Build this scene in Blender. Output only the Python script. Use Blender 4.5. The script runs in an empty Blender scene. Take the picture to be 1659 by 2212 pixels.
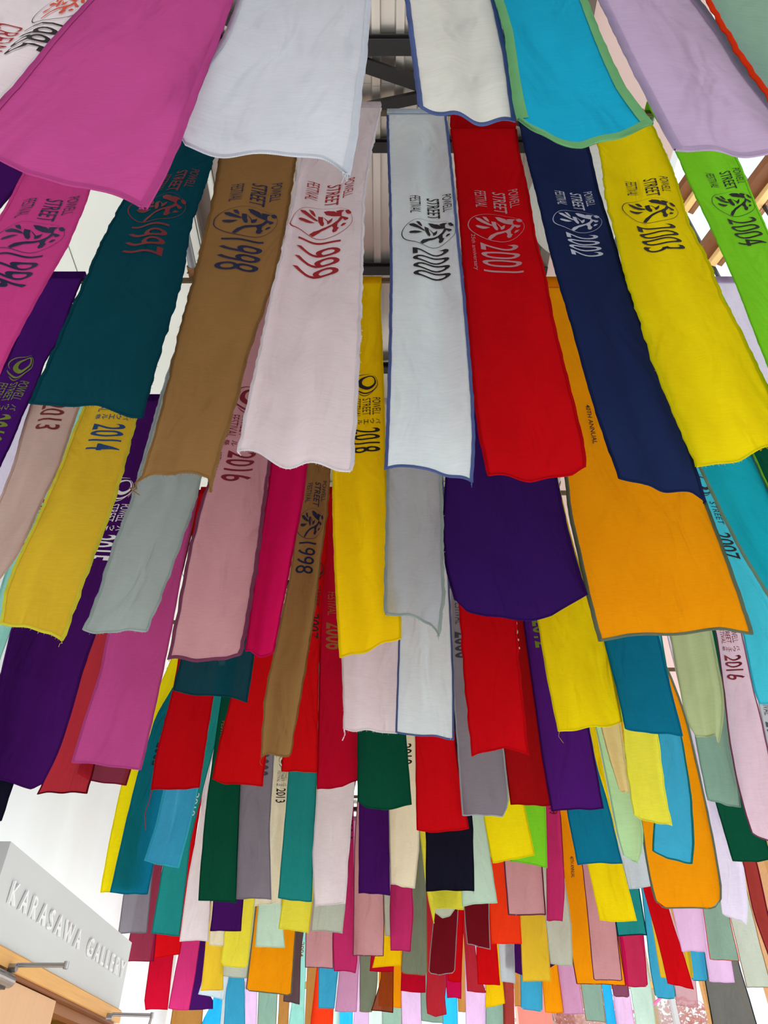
import bpy, bmesh, math, random
from mathutils import Vector, Matrix
from mathutils.geometry import tessellate_polygon
random.seed(7)
C = bpy.context.scene.collection

# ---------------------------------------------------------------- camera, sky, exposure
F = 1600.0                       # focal length in pixels of the 1659 x 2212 frame
PITCH = math.radians(40.9)
CAMZ = 1.6
cam = bpy.data.cameras.new('camera')
cam.sensor_fit = 'VERTICAL'; cam.sensor_height = 24.0; cam.lens = 24.0 * F / 2212.0
cam.clip_start = 0.05; cam.clip_end = 300
camo = bpy.data.objects.new('camera', cam); C.objects.link(camo)
camo.location = (0, 0, CAMZ); camo.rotation_euler = (math.pi / 2 + PITCH, 0, 0)
bpy.context.scene.camera = camo

world = bpy.data.worlds.new('overcast_sky'); bpy.context.scene.world = world
world.use_nodes = True
bg = world.node_tree.nodes['Background']
bg.inputs[0].default_value = (0.90, 0.96, 1.0, 1)
bg.inputs[1].default_value = 1.5

vs = bpy.context.scene.view_settings
vs.view_transform = 'Standard'; vs.look = 'None'; vs.gamma = 1.0; vs.use_curve_mapping = False
vs.exposure = -0.1

def area(name, loc, rot, sx, sy, power, col):
    l = bpy.data.lights.new(name, 'AREA'); l.shape = 'RECTANGLE'; l.size = sx; l.size_y = sy
    l.energy = power; l.color = col
    o = bpy.data.objects.new(name, l); C.objects.link(o); o.location = loc; o.rotation_euler = rot
    return o
# daylight of the windows, with added fill lamps at front, floor and left
area('front_fill', (0.0, -5.0, 3.2), (math.radians(100), 0, 0), 7, 4.5, 110, (1.0, 0.98, 0.95))  # added fill behind the viewer, in front of a solid wall
cl = area('clerestory_daylight', (6.1, 2.35, 10.6), (0, 0, 0), 6.0, 5.0, 320, (0.94, 0.98, 1.0))
cl.rotation_euler = Vector((-0.937, -0.349, -0.25)).to_track_quat('-Z', 'Y').to_euler()
area('right_glazing_daylight', (7.1, 12.5, 4.6), (0, math.radians(90), 0), 6.4, 20, 520, (0.94, 0.98, 1.0))
area('floor_bounce_fill', (0.6, 8.0, 0.3), (math.radians(180), 0, 0), 8.5, 19, 660, (0.99, 0.995, 1.0))  # added lamp facing up, stands in for light bounced off the floor
area('left_ceiling_fill', (-3.3, 8.0, 3.2), (math.radians(180), 0, 0), 1.2, 14, 88, (0.90, 0.99, 1.0))  # added fill that brightens the left wall and ceiling, no fixture there
area('far_window_daylight', (0.5, 21.8, 4.2), (math.radians(-90), 0, 0), 8.5, 7, 500, (0.95, 0.98, 1.0))

# ---------------------------------------------------------------- pixel geometry
SP, CP = math.sin(PITCH), math.cos(PITCH)
def at(px, py, Y):
    """point of the vertical plane y = Y that the picture shows at pixel px, py -> (x, z)"""
    a = (px - 829.5) / F; u = (1106 - py) / F
    ry = CP - u * SP; rz = SP + u * CP
    s = Y / ry
    return a * s, CAMZ + rz * s
HT = CAMZ + 5.0                  # height of the battens
def row_y(n): return 1.89 + 1.1875 * (n - 2)

# ---------------------------------------------------------------- materials
def lin(c):
    return tuple(((v / 255) / 12.92 if v / 255 <= 0.04045 else ((v / 255 + 0.055) / 1.055) ** 2.4) for v in c)
MATS = {}
def mat(name, rgb, rough=0.7, metal=0.0, noise=0.0, scale=8.0, stretch=(1, 1, 1), bump=0.0, emit=None, spec=0.3, coord='Object'):
    if name in MATS: return MATS[name]
    m = bpy.data.materials.new(name); m.use_nodes = True
    nt = m.node_tree; b = nt.nodes['Principled BSDF']
    col = lin(rgb) + (1,)
    b.inputs['Base Color'].default_value = col
    b.inputs['Roughness'].default_value = rough; b.inputs['Metallic'].default_value = metal
    b.inputs['Specular IOR Level'].default_value = spec
    if noise or bump:
        tc = nt.nodes.new('ShaderNodeTexCoord'); mp = nt.nodes.new('ShaderNodeMapping')
        mp.inputs['Scale'].default_value = stretch
        n = nt.nodes.new('ShaderNodeTexNoise'); n.inputs['Scale'].default_value = scale; n.inputs['Detail'].default_value = 5
        nt.links.new(tc.outputs[coord], mp.inputs[0]); nt.links.new(mp.outputs[0], n.inputs['Vector'])
        if noise:
            mx = nt.nodes.new('ShaderNodeMix'); mx.data_type = 'RGBA'
            mx.inputs[6].default_value = tuple(v * (1 - noise) for v in col[:3]) + (1,)
            mx.inputs[7].default_value = tuple(min(1, v * (1 + noise)) for v in col[:3]) + (1,)
            nt.links.new(n.outputs['Fac'], mx.inputs[0]); nt.links.new(mx.outputs[2], b.inputs['Base Color'])
        if bump:
            bp = nt.nodes.new('ShaderNodeBump'); bp.inputs['Strength'].default_value = bump; bp.inputs['Distance'].default_value = 0.01
            nt.links.new(n.outputs['Fac'], bp.inputs['Height']); nt.links.new(bp.outputs[0], b.inputs['Normal'])
    if emit:
        b.inputs['Emission Color'].default_value = col; b.inputs['Emission Strength'].default_value = emit
    MATS[name] = m
    return m

def cloth_mat(name, rgb, trans=0.5, sheer=0.0, hem=False):
    if hem: trans = 0.3
    key = 'cotton_' + name + ('_sheer' if sheer else '') + ('_stitched' if hem else '')
    if key in MATS: return MATS[key]
    m = bpy.data.materials.new(key); m.use_nodes = True
    nt = m.node_tree; nt.nodes.clear(); N = nt.nodes.new; L = nt.links.new
    out = N('ShaderNodeOutputMaterial'); col = lin(rgb)
    # fabric uses UV: x across the cloth, y along it, both in metres
    tc = N('ShaderNodeTexCoord'); oi = N('ShaderNodeObjectInfo')
    mp = N('ShaderNodeMapping'); mp.inputs['Scale'].default_value = (3.0, 26.0, 1) if not hem else (3.0, 3.0, 1)
    add = N('ShaderNodeVectorMath'); add.operation = 'ADD'
    cmb = N('ShaderNodeCombineXYZ'); ml = N('ShaderNodeMath'); ml.operation = 'MULTIPLY'; ml.inputs[1].default_value = 37.0
    L(oi.outputs['Random'], ml.inputs[0]); L(ml.outputs[0], cmb.inputs['Z'])
    L(tc.outputs['UV'], mp.inputs[0]); L(mp.outputs[0], add.inputs[0]); L(cmb.outputs[0], add.inputs[1])
    slub = N('ShaderNodeTexNoise'); slub.inputs['Scale'].default_value = 6; slub.inputs['Detail'].default_value = 4
    L(add.outputs[0], slub.inputs['Vector'])
    mp2 = N('ShaderNodeMapping'); mp2.inputs['Scale'].default_value = (4.5, 2.2, 1)
    add2 = N('ShaderNodeVectorMath'); add2.operation = 'ADD'
    L(tc.outputs['UV'], mp2.inputs[0]); L(mp2.outputs[0], add2.inputs[0]); L(cmb.outputs[0], add2.inputs[1])
    dye = N('ShaderNodeTexNoise'); dye.inputs['Scale'].default_value = 1.3; dye.inputs['Detail'].default_value = 3
    L(add2.outputs[0], dye.inputs['Vector'])
    m1 = N('ShaderNodeMix'); m1.data_type = 'RGBA'
    m1.inputs[6].default_value = tuple(v * 0.78 for v in col) + (1,); m1.inputs[7].default_value = tuple(min(1, v * 1.22) for v in col) + (1,)
    sm = N('ShaderNodeMath'); sm.operation = 'ADD'
    h = N('ShaderNodeMath'); h.operation = 'MULTIPLY'; h.inputs[1].default_value = 0.45
    h2 = N('ShaderNodeMath'); h2.operation = 'MULTIPLY'; h2.inputs[1].default_value = 0.55
    L(slub.outputs['Fac'], h.inputs[0]); L(dye.outputs['Fac'], h2.inputs[0]); L(h.outputs[0], sm.inputs[0]); L(h2.outputs[0], sm.inputs[1])
    L(sm.outputs[0], m1.inputs[0])
    base = m1.outputs[2]
    # creases: soft folds pressed into the cotton
    mp3 = N('ShaderNodeMapping'); mp3.inputs['Scale'].default_value = (5.0, 2.0, 1); mp3.inputs['Rotation'].default_value = (0, 0, 0.25)
    add3 = N('ShaderNodeVectorMath'); add3.operation = 'ADD'
    L(tc.outputs['UV'], mp3.inputs[0]); L(mp3.outputs[0], add3.inputs[0]); L(cmb.outputs[0], add3.inputs[1])
    cr = N('ShaderNodeTexNoise'); cr.inputs['Scale'].default_value = 1.0; cr.inputs['Detail'].default_value = 2.5; cr.inputs['Distortion'].default_value = 0.9
    L(add3.outputs[0], cr.inputs['Vector'])
    bp = N('ShaderNodeBump'); bp.inputs['Strength'].default_value = 1.0; bp.inputs['Distance'].default_value = 0.06
    L(cr.outputs['Fac'], bp.inputs['Height'])
    if hem:    # overlock stitches across the hem: fine ridges along it
        wv = N('ShaderNodeTexWave'); wv.inputs['Scale'].default_value = 150; wv.inputs['Distortion'].default_value = 1.2
        wv.bands_direction = 'Y'
        L(tc.outputs['UV'], wv.inputs['Vector'])
        m2 = N('ShaderNodeMix'); m2.data_type = 'RGBA'; m2.blend_type = 'MULTIPLY'; m2.inputs[0].default_value = 1.0
        rmp = N('ShaderNodeMapRange'); rmp.inputs[3].default_value = 0.62; rmp.inputs[4].default_value = 1.12
        L(wv.outputs['Fac'], rmp.inputs[0]); L(base, m2.inputs[6]); L(rmp.outputs[0], m2.inputs[7]); base = m2.outputs[2]
    d = N('ShaderNodeBsdfDiffuse'); t = N('ShaderNodeBsdfTranslucent'); mx = N('ShaderNodeMixShader'); mx.inputs[0].default_value = trans
    L(base, d.inputs[0]); L(base, t.inputs[0]); L(bp.outputs[0], d.inputs['Normal']); L(bp.outputs[0], t.inputs['Normal'])
    L(d.outputs[0], mx.inputs[1]); L(t.outputs[0], mx.inputs[2])
    last = mx.outputs[0]
    if sheer:
        tr = N('ShaderNodeBsdfTransparent'); tr.inputs[0].default_value = tuple(min(1, v * 0.6 + 0.25) for v in col) + (1,)
        m3 = N('ShaderNodeMixShader'); m3.inputs[0].default_value = sheer
        L(last, m3.inputs[1]); L(tr.outputs[0], m3.inputs[2]); last = m3.outputs[0]
    L(last, out.inputs[0])
    MATS[key] = m
    return m

# ---------------------------------------------------------------- object helpers
def link(o, parent=None):
    C.objects.link(o)
    if parent: o.parent = parent
    return o
def mesh_obj(name, verts, faces, m, parent=None, uvs=None, smooth=False):
    me = bpy.data.meshes.new(name); me.from_pydata(verts, [], faces); me.update()
    if uvs:
        ul = me.uv_layers.new(name='UVMap')
        for lp in me.loops: ul.data[lp.index].uv = uvs[lp.vertex_index]
    if smooth: me.polygons.foreach_set('use_smooth', [True] * len(me.polygons))
    me.materials.append(m)
    return link(bpy.data.objects.new(name, me), parent)
def from_mesh(name, me, parent=None, loc=(0, 0, 0)):
    o = bpy.data.objects.new(name, me); o.location = loc; return link(o, parent)
def empty(name, loc, parent=None):
    o = bpy.data.objects.new(name, None); o.location = loc; o.empty_display_size = 0.1
    return link(o, parent)
def tag(o, label=None, cat=None, group=None, kind=None):
    if label: o['label'] = label
    if cat: o['category'] = cat
    if group: o['group'] = group
    if kind: o['kind'] = kind
    return o
class MB:
    def __init__(s): s.v = []; s.f = []
    def box(s, x0, x1, y0, y1, z0, z1):
        n = len(s.v)
        s.v += [(x0, y0, z0), (x1, y0, z0), (x1, y1, z0), (x0, y1, z0), (x0, y0, z1), (x1, y0, z1), (x1, y1, z1), (x0, y1, z1)]
        s.f += [tuple(n + i for i in q) for q in ((0, 3, 2, 1), (4, 5, 6, 7), (0, 1, 5, 4), (1, 2, 6, 5), (2, 3, 7, 6), (3, 0, 4, 7))]
        return s
    def tube(s, pts, r, seg=8, r2=None):
        n0 = len(s.v); P = [Vector(p) for p in pts]; k = len(P)
        for i, p in enumerate(P):
            d = (P[min(i + 1, k - 1)] - P[max(i - 1, 0)])
            d = d.normalized() if d.length > 1e-9 else Vector((0, 0, 1))
            a = d.cross(Vector((0, 0, 1)) if abs(d.z) < 0.9 else Vector((1, 0, 0))).normalized(); b = d.cross(a)
            rr = r if r2 is None else r + (r2 - r) * i / (k - 1)
            for j in range(seg):
                t = 2 * math.pi * j / seg
                s.v.append(tuple(p + a * (rr * math.cos(t)) + b * (rr * math.sin(t))))
        for i in range(k - 1):
            for j in range(seg):
                j2 = (j + 1) % seg
                s.f.append((n0 + i * seg + j, n0 + i * seg + j2, n0 + (i + 1) * seg + j2, n0 + (i + 1) * seg + j))
        s.f.append(tuple(n0 + j for j in reversed(range(seg)))); s.f.append(tuple(n0 + (k - 1) * seg + j for j in range(seg)))
        return s
    def prism(s, prof, axis, a0, a1):
        """closed 2-D profile extruded along axis ('x' or 'y'); profile is (other, z)"""
        n = len(s.v); k = len(prof)
        for a in (a0, a1):
            for (p, z) in prof: s.v.append((a, p, z) if axis == 'x' else (p, a, z))
        s.f += [tuple(range(n, n + k)), tuple(range(n + 2 * k - 1, n + k - 1, -1))]
        for i in range(k):
            j = (i + 1) % k; s.f.append((n + i, n + k + i, n + k + j, n + j))
        return s
    def build(s, name, m, parent=None, smooth=False, origin=None):
        v = s.v
        if origin is not None: v = [(a - origin[0], b - origin[1], c - origin[2]) for a, b, c in v]
        o = mesh_obj(name, v, s.f, m, parent, smooth=smooth)
        if origin is not None: o.location = origin
        bm = bmesh.new(); bm.from_mesh(o.data); bmesh.ops.recalc_face_normals(bm, faces=bm.faces); bm.to_mesh(o.data); bm.free()
        return o

# ================================================================ the hall
WHITE = mat('white_paint', (238, 243, 245), 0.85, noise=0.02, scale=3)
CREAM = mat('cream_plaster', (246, 246, 236), 0.85, noise=0.02, scale=2)
GREYP = mat('pale_grey_paint', (205, 208, 207), 0.85, noise=0.02, scale=3)
STEEL = mat('galvanised_deck', (206, 200, 192), 0.30, metal=0.85, noise=0.12, scale=3, stretch=(6, 0.6, 1), spec=0.5)
BEAM = mat('black_painted_steel', (30, 28, 28), 0.5, noise=0.2, scale=5, spec=0.4)
WOOD = mat('fir_wood', (214, 160, 92), 0.5, noise=0.16, scale=4, stretch=(0.6, 0.6, 9), bump=0.1)
WOODH = mat('fir_wood_rails', (222, 170, 100), 0.5, noise=0.16, scale=4, stretch=(2, 0.5, 14), bump=0.1)
WOODD = mat('dark_fir_wood', (128, 78, 44), 0.5, noise=0.2, scale=4, stretch=(2, 0.5, 14))
VENEER = mat('peach_wood_veneer', (216, 172, 130), 0.45, noise=0.07, scale=3, stretch=(7, 7, 0.7))
EDGE = mat('lit_edge_wood', (250, 200, 130), 0.5, noise=0.08, scale=5)  # frame head wood, daylight on it painted in as a paler tone
CONC = mat('polished_concrete', (206, 202, 194), 0.6, noise=0.08, scale=2)
SILV = mat('brushed_aluminium', (165, 166, 168), 0.32, metal=0.85, noise=0.06, scale=30)
OCHRE = mat('ochre_wall', (150, 105, 35), 0.8, noise=0.1, scale=3)
SALMON = mat('salmon_paint', (243, 150, 136), 0.8, noise=0.04, scale=3)
def glass():
    m = bpy.data.materials.new('window_glass'); m.use_nodes = True; nt = m.node_tree; nt.nodes.clear()
    o = nt.nodes.new('ShaderNodeOutputMaterial'); t = nt.nodes.new('ShaderNodeBsdfTransparent'); g = nt.nodes.new('ShaderNodeBsdfGlossy')
    x = nt.nodes.new('ShaderNodeMixShader'); g.inputs['Roughness'].default_value = 0.03; x.inputs[0].default_value = 0.07
    t.inputs[0].default_value = (0.93, 0.96, 0.96, 1)
    nt.links.new(t.outputs[0], x.inputs[1]); nt.links.new(g.outputs[0], x.inputs[2]); nt.links.new(x.outputs[0], o.inputs[0])
    return m
GLASS = glass()

def struct(name, mb, m, parent=None):
    o = mb.build(name, m, parent)
    if parent is None: o['kind'] = 'structure'
    return o
struct('floor', MB().box(-4.4, 8, -6, 24.3, -0.1, 0), CONC)
struct('wall_back', MB().box(-4.4, 7.4, -6.1, -6, 0, 8.1), WHITE)
struct('wall_left', MB().box(-4.4, -4.2, -6, 24.3, 0, 8.0), WHITE)
# soffit on the left of the steel deck, in plaster panels with thin joints
sof = MB()
for k in range(6):
    for (a, b) in ((-4.2, -2.95), (-2.94, -1.72)):
        sof.box(a, b, -3.0 + k * 4.5 + 0.008, 1.5 + k * 4.5, 8.0, 8.06)
sof.box(-1.71, -1.55, -3.0, 24.0, 8.0, 8.06)
sofo = MB().box(-4.2, -1.5, -6.0, 24.3, 8.062, 8.12)
so = struct('ceiling', sofo, mat('dark_joint', (90, 84, 74), 0.9))
for k in range(6):
    for (a, b) in ((-4.2, -2.95), (-2.938, -1.72), (-1.708, -1.5)):
        MB().box(a, b, -3.0 + k * 4.5 + 0.012, 1.5 + k * 4.5, 8.0, 8.06).build('ceiling_panel', CREAM, so)
# corrugated steel deck over the middle, sheets that lap one another
dk = struct('ceiling', MB().box(-1.52, 1.45, -6.0, 24.3, 8.12, 8.2), STEEL)
def deck_sheet():
    v, f = [], []; x = 0.0; prof = []
    for i in range(4):
        x0 = i * 0.186
        prof += [(x0, 0.045), (x0 + 0.055, 0.045), (x0 + 0.068, 0.0), (x0 + 0.092, 0.0), (x0 + 0.105, 0.045)]
    prof = []
    for i in range(4):
        x0 = i * 0.186
        prof += [(x0, 0.062), (x0 + 0.092, 0.062), (x0 + 0.104, 0.0), (x0 + 0.166, 0.0), (x0 + 0.178, 0.062)]
    prof.append((0.745, 0.062))
    for y in (0.0, 2.36):
        for (a, z) in prof: v.append((a, y, z))
        for (a, z) in prof: v.append((a, y, z + 0.012))
    n = len(prof)
    for i in range(n - 1):
        f.append((i, i + 1, 2 * n + i + 1, 2 * n + i)); f.append((n + i + 1, n + i, 3 * n + i, 3 * n + i + 1))
        f.append((i + 1, i, n + i, n + i + 1)); f.append((2 * n + i, 2 * n + i + 1, 3 * n + i + 1, 3 * n + i))
    me = bpy.data.meshes.new('deck_sheet'); me.from_pydata(v, [], f); me.update(); me.materials.append(STEEL); return me
dm = deck_sheet()
for i in range(4):
    for j in range(11):
        from_mesh('deck_sheet', dm, dk, (-1.5 + i * 0.744, -2.42 + j * 2.33, 8.02 + (j % 2) * 0.014))

# black roof beams across the hall, with braces near the front
def ibeam(x0, x1, y, z, h, w):
    m = MB(); m.box(x0, x1, y - w / 2, y + w / 2, z, z + 0.02); m.box(x0, x1, y - w / 2, y + w / 2, z + h - 0.02, z + h)
    m.box(x0, x1, y - 0.012, y + 0.012, z + 0.02, z + h - 0.02); return m
for k, y in enumerate([1.93, 2.68, 3.82, 5.0, 6.35, 7.6, 9.0, 10.6, 12.2, 14.0, 16.0, 18.5, 21]):
    o = struct('roof_beam', ibeam(-1.62, 1.55, y, 7.9 if k == 0 else 7.93, 0.13 if k == 0 else 0.10, 0.11 if k == 0 else 0.08), BEAM)
def brace(p, q, w, h):
    P, Q = Vector(p), Vector(q); d = (Q - P).normalized(); s = d.cross(Vector((0, 0, 1))).normalized() * w / 2; up = Vector((0, 0, h))
    v = [P - s, P + s, P + s + up, P - s + up, Q - s, Q + s, Q + s + up, Q - s + up]
    o = mesh_obj('roof_brace', [tuple(a) for a in v], [(0, 1, 2, 3), (7, 6, 5, 4), (0, 4, 5, 1), (1, 5, 6, 2), (2, 6, 7, 3), (3, 7, 4, 0)], BEAM)
    o['kind'] = 'structure'
brace((-1.5, 1.63, 7.9), (1.5, 2.57, 7.9), 0.10, 0.05)
brace((-1.5, 2.62, 7.86), (1.5, 2.03, 7.86), 0.08, 0.06)
# edge beam of the deck on both sides
for x in (-1.6, 1.5):
    m = MB(); m.prism([(x - 0.06, 8.0), (x + 0.06, 8.0), (x + 0.06, 7.985), (x - 0.045, 7.985), (x - 0.045, 7.86), (x - 0.06, 7.86)], 'y', -3, 24.2)
    struct('roof_beam', m, mat('grey_steel_angle', (120, 108, 100), 0.4, metal=0.4))
# plain ceiling right of the deck, then the raised clerestory
struct('ceiling', MB().box(1.56, 2.44, -6.0, 24.3, 8.0, 8.1), mat('pinkish_plaster', (226, 196, 188), 0.85))
PINKC = mat('pinkish_plaster', (226, 196, 188), 0.85)
struct('ceiling', MB().box(2.44, 7.4, 5.4, 24.3, 8.0, 8.1), PINKC)
struct('ceiling', MB().box(2.44, 7.4, -6.0, -1.1, 8.0, 8.1), PINKC)
struct('trim_1', MB().box(2.44, 2.5, -1.1, 5.4, 8.0, 13.4), WHITE)
struct('trim_6', MB().box(2.5, 4.05, 5.34, 5.4, 8.1, 13.4), WHITE)
struct('trim_7', MB().box(2.5, 6.4, -1.1, -1.04, 8.1, 13.4), WHITE)
pg = [(2.44, -1.1), (6.42, -1.1), (4.06, 5.4), (2.44, 5.4)]
pc = mesh_obj('ceiling', [(a, b, 13.4) for a, b in pg] + [(a, b, 13.5) for a, b in pg], [(0, 3, 2, 1), (4, 5, 6, 7), (0, 1, 5, 4), (1, 2, 6, 5), (2, 3, 7, 6), (3, 0, 4, 7)], WOODD)
pc['kind'] = 'structure'

# clerestory on the right: stacked boxes of deep timber reveals around bright panes, set at an angle to the hall
dv = Vector((-0.349, 0.937, 0)); nv_ = Vector((0.937, 0.349, 0)); c0 = nv_ * 5.6
cw = empty('window_1', tuple(c0)); cw['kind'] = 'structure'
cw.rotation_euler = (0, 0, math.atan2(dv.y, dv.x))      # local x runs along the window, local -y points outside
TIER = [7.7, 9.1, 10.5, 11.9]
for k, z in enumerate(TIER):
    MB().box(-3, 3.4, -0.45, -0.04, z, z + 0.13).build('timber_transom', WOODD, cw)
    MB().box(-3, 3.4, -0.31, -0.22, z - 0.085, z - 0.001).build('transom_edging', EDGE, cw)
for k in range(8):
    x = -3 + k * 0.92
    MB().box(x - 0.02, x + 0.02, -0.36, -0.325, 7.7, 13.3).build('mullion', BEAM, cw)
    if k < 7:
        for t in range(3):
            MB().box(x + 0.02, x + 0.9, -0.345, -0.335, TIER[t] + 0.13, TIER[t + 1] - 0.085).build('window_pane', GLASS, cw)
for x in (-0.6, 1.6):
    MB().box(x - 0.10, x + 0.10, -0.3, 0.0, 7.7, 13.3).build('timber_post', WOODD, cw)
struct('wall_right', MB().box(7.3, 7.45, -3, 24.3, 0, 1.0), WHITE)

# right side: glazed wall with fir posts
gw = empty('window_2', (7.3, 0, 0)); gw['kind'] = 'structure'
for (y, wd) in ((2.0, 0.2), (6.3, 0.2), (10.6, 0.2), (14.9, 1.6), (19.6, 0.2), (24.0, 0.1)):
    MB().box(-0.12, 0.12, y, y + wd, 1.0, 8.0).build('timber_post', WOOD, gw)
for (y, y2) in ((2.2, 6.3), (6.5, 10.6), (10.8, 14.9), (16.5, 19.6), (19.8, 23.8)):
    for k in range(2):
        a_ = y + (y2 - y) / 2 * k; MB().box(-0.02, 0.0, a_ + 0.01, a_ + (y2 - y) / 2 - 0.01, 1.0, 7.9).build('window_pane', GLASS, gw)
MB().box(-0.08, 0.08, -1, 24.2, 7.84, 8.0).build('timber_rail', WOODH, gw)

# far end: big windows in fir frames
fw = empty('window_3', (0, 22.0, 0)); fw['kind'] = 'structure'
for x in (-4.1, -1.6, 1.6, 3.5, 7.2):
    MB().box(x - 0.05, x + 0.05, -0.1, 0.1, 0, 8.0).build('window_post', WHITE, fw)
for z in (0.0, 2.4, 4.75, 7.8):
    MB().box(-4.2, 7.3, -0.08, 0.08, z, z + 0.14).build('timber_rail', WOODH, fw)
xs = (-4.1, -1.6, 1.6, 3.5, 7.2)
for i in range(4):
    for (a, b) in ((0.14, 2.4), (2.54, 4.75), (4.89, 7.8)):
        MB().box(xs[i] + 0.07, xs[i + 1] - 0.07, -0.012, 0.0, a, b).build('window_pane', GLASS, fw)
struct('trim_2', MB().box(3.15, 3.95, 20.9, 21.3, 0, 4.62), SALMON)

# ---------------------------------------------------------------- gallery front on the left
GX = -2.3
struct('wall_gallery', MB().box(-4.2, GX, 4.78, 7.68, CAMZ + 0.94, CAMZ + 1.455), GREYP)
struct('wall_gallery', MB().box(-4.2, GX - 0.004, 7.60, 7.68, 0, CAMZ + 0.94), GREYP)
struct('wall_gallery', MB().box(-4.2, GX - 0.004, 3.6, 4.1, 0, CAMZ + 0.94), GREYP)
struct('trim_3', MB().prism([(GX - 0.02, CAMZ + 0.845), (GX + 0.03, CAMZ + 0.845), (GX + 0.03, CAMZ + 0.93), (GX + 0.02, CAMZ + 0.94), (GX - 0.02, CAMZ + 0.94)], 'y', 3.6, 7.68), WOODH)
struct('trim_4', MB().box(GX - 0.16, GX + 0.004, 4.1, 7.6, CAMZ + 0.825, CAMZ + 0.844), WOODD)
struct('trim_5', MB().box(GX - 0.16, GX - 0.06, 4.1, 7.6, CAMZ + 0.76, CAMZ + 0.824), mat('door_head_wood', (150, 96, 54), 0.5))  # inner strip of the door head in brown wood
struct('wall_gallery', MB().box(-4.19, -4.12, 4.1, 7.6, 0, 2.53), OCHRE)
struct('wall_gallery', MB().box(-4.12, -2.5, 7.52, 7.598, 0, 2.53), OCHRE)
struct('ceiling', MB().box(-4.12, GX - 0.17, 4.1, 7.52, 2.45, 2.53), OCHRE)
# doors
d1 = empty('door_1', (GX - 0.05, 4.1, 0)); d1['kind'] = 'structure'
MB().box(-0.025, 0.025, 0.0, 2.14, 0.0, CAMZ + 0.822 - 0.005).build('door_leaf', VENEER, d1)
MB().tube([(0.07, 1.95, 0.9), (0.07, 1.95, 1.3)], 0.012).build('door_handle', SILV, d1)
d2 = empty('door_2', (GX + 0.02, 7.56, 0)); d2['kind'] = 'structure'
MB().box(0.01, 1.5, -0.03, 0.02, 0.0, CAMZ + 0.70).build('door_leaf', VENEER, d2)

def closer(y, label, body, far, yd):
    c = empty('door_closer', (GX, y, CAMZ + 0.86))
    if body:
        m = MB(); m.tube([(0.045, -0.52, -0.075), (0.045, 0.02, -0.075)], 0.038, 20); m.tube([(0.045, 0.02, -0.075), (0.045, 0.03, -0.075)], 0.038, 20, 0.028)
        m.build('cylinder_body', SILV, c, smooth=False)
        MB().box(0.0, 0.05, -0.45, -0.02, -0.125, -0.04).build('backplate', mat('dark_metal', (70, 66, 64), 0.4, metal=0.6), c)
    m = MB(); m.tube([(0.028, 0, -0.01), (0.075, 0, -0.01)], 0.024, 12); m.build('pivot', SILV, c)
    m = MB(); d = Vector((far, yd, 0.0))
    m.tube([(0.07, 0, 0.0), (0.07 + d.x, d.y, 0.0)], 0.009, 8); m.tube([(0.07, 0.0, 0.012), (0.07 + d.x, d.y, 0.012)], 0.006, 8)
    m.build('arm', SILV, c)
    m = MB(); m.tube([(0.07 + d.x, d.y, -0.015), (0.07 + d.x, d.y, 0.025)], 0.015, 10); m.build('elbow', SILV, c)
    if not body:
        MB().tube([(0.07 + d.x, d.y, 0.0), (0.12 + d.x - 0.1, d.y + 0.1, -0.16)], 0.010, 8, 0.014).build('forearm', SILV, c)
    tag(c, label, 'door closer')
    return c
closer(5.2, 'silver door closer with fat cylinder body above the peach wooden door leaf', True, 0.30, 0.0)
closer(7.3, 'slim silver door closer arm at the far end of the door head', False, 0.31, 0.06)

# raised letters
def text_mesh(body, offset=0.0, extrude=0.0, bevel=0.0):
    cu = bpy.data.curves.new('t', 'FONT'); cu.body = body; cu.offset = offset; cu.extrude = extrude; cu.bevel_depth = bevel
    cu.resolution_u = 4
    o = bpy.data.objects.new('t', cu); C.objects.link(o); bpy.context.view_layer.update()
    ev = o.evaluated_get(bpy.context.evaluated_depsgraph_get()); me = ev.to_mesh()
    v = [tuple(p.co) for p in me.vertices]; f = [tuple(p.vertices) for p in me.polygons]
    ev.to_mesh_clear(); bpy.data.objects.remove(o); bpy.data.curves.remove(cu)
    return v, f
sg = empty('gallery_sign', (GX, 4.96, CAMZ + 1.155))
tag(sg, 'raised white KARASAWA GALLERY lettering on the pale grey wall above the door', 'sign')
LET = mat('letter_white', (240, 242, 242), 0.35)
yy = 0.0
for ch in 'KARASAWA GALLERY':
    if ch == ' ': yy += 0.13; continue
    v, f = text_mesh(ch, 0.0, 0.5)
    x0 = min(p[0] for p in v); x1 = max(p[0] for p in v); y0 = min(p[1] for p in v); y1 = max(p[1] for p in v)
    w = (x1 - x0) * 0.172; hh = 0.122
    vv = [(0.004 + (p[2] + 0.5) * 0.016, yy + (p[0] - x0) / (x1 - x0) * w, (p[1] - y0) / (y1 - y0) * hh) for p in v]
    o = mesh_obj('letter', vv, f, LET, sg)
    yy += w + 0.068
SIGNLEN = yy

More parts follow.
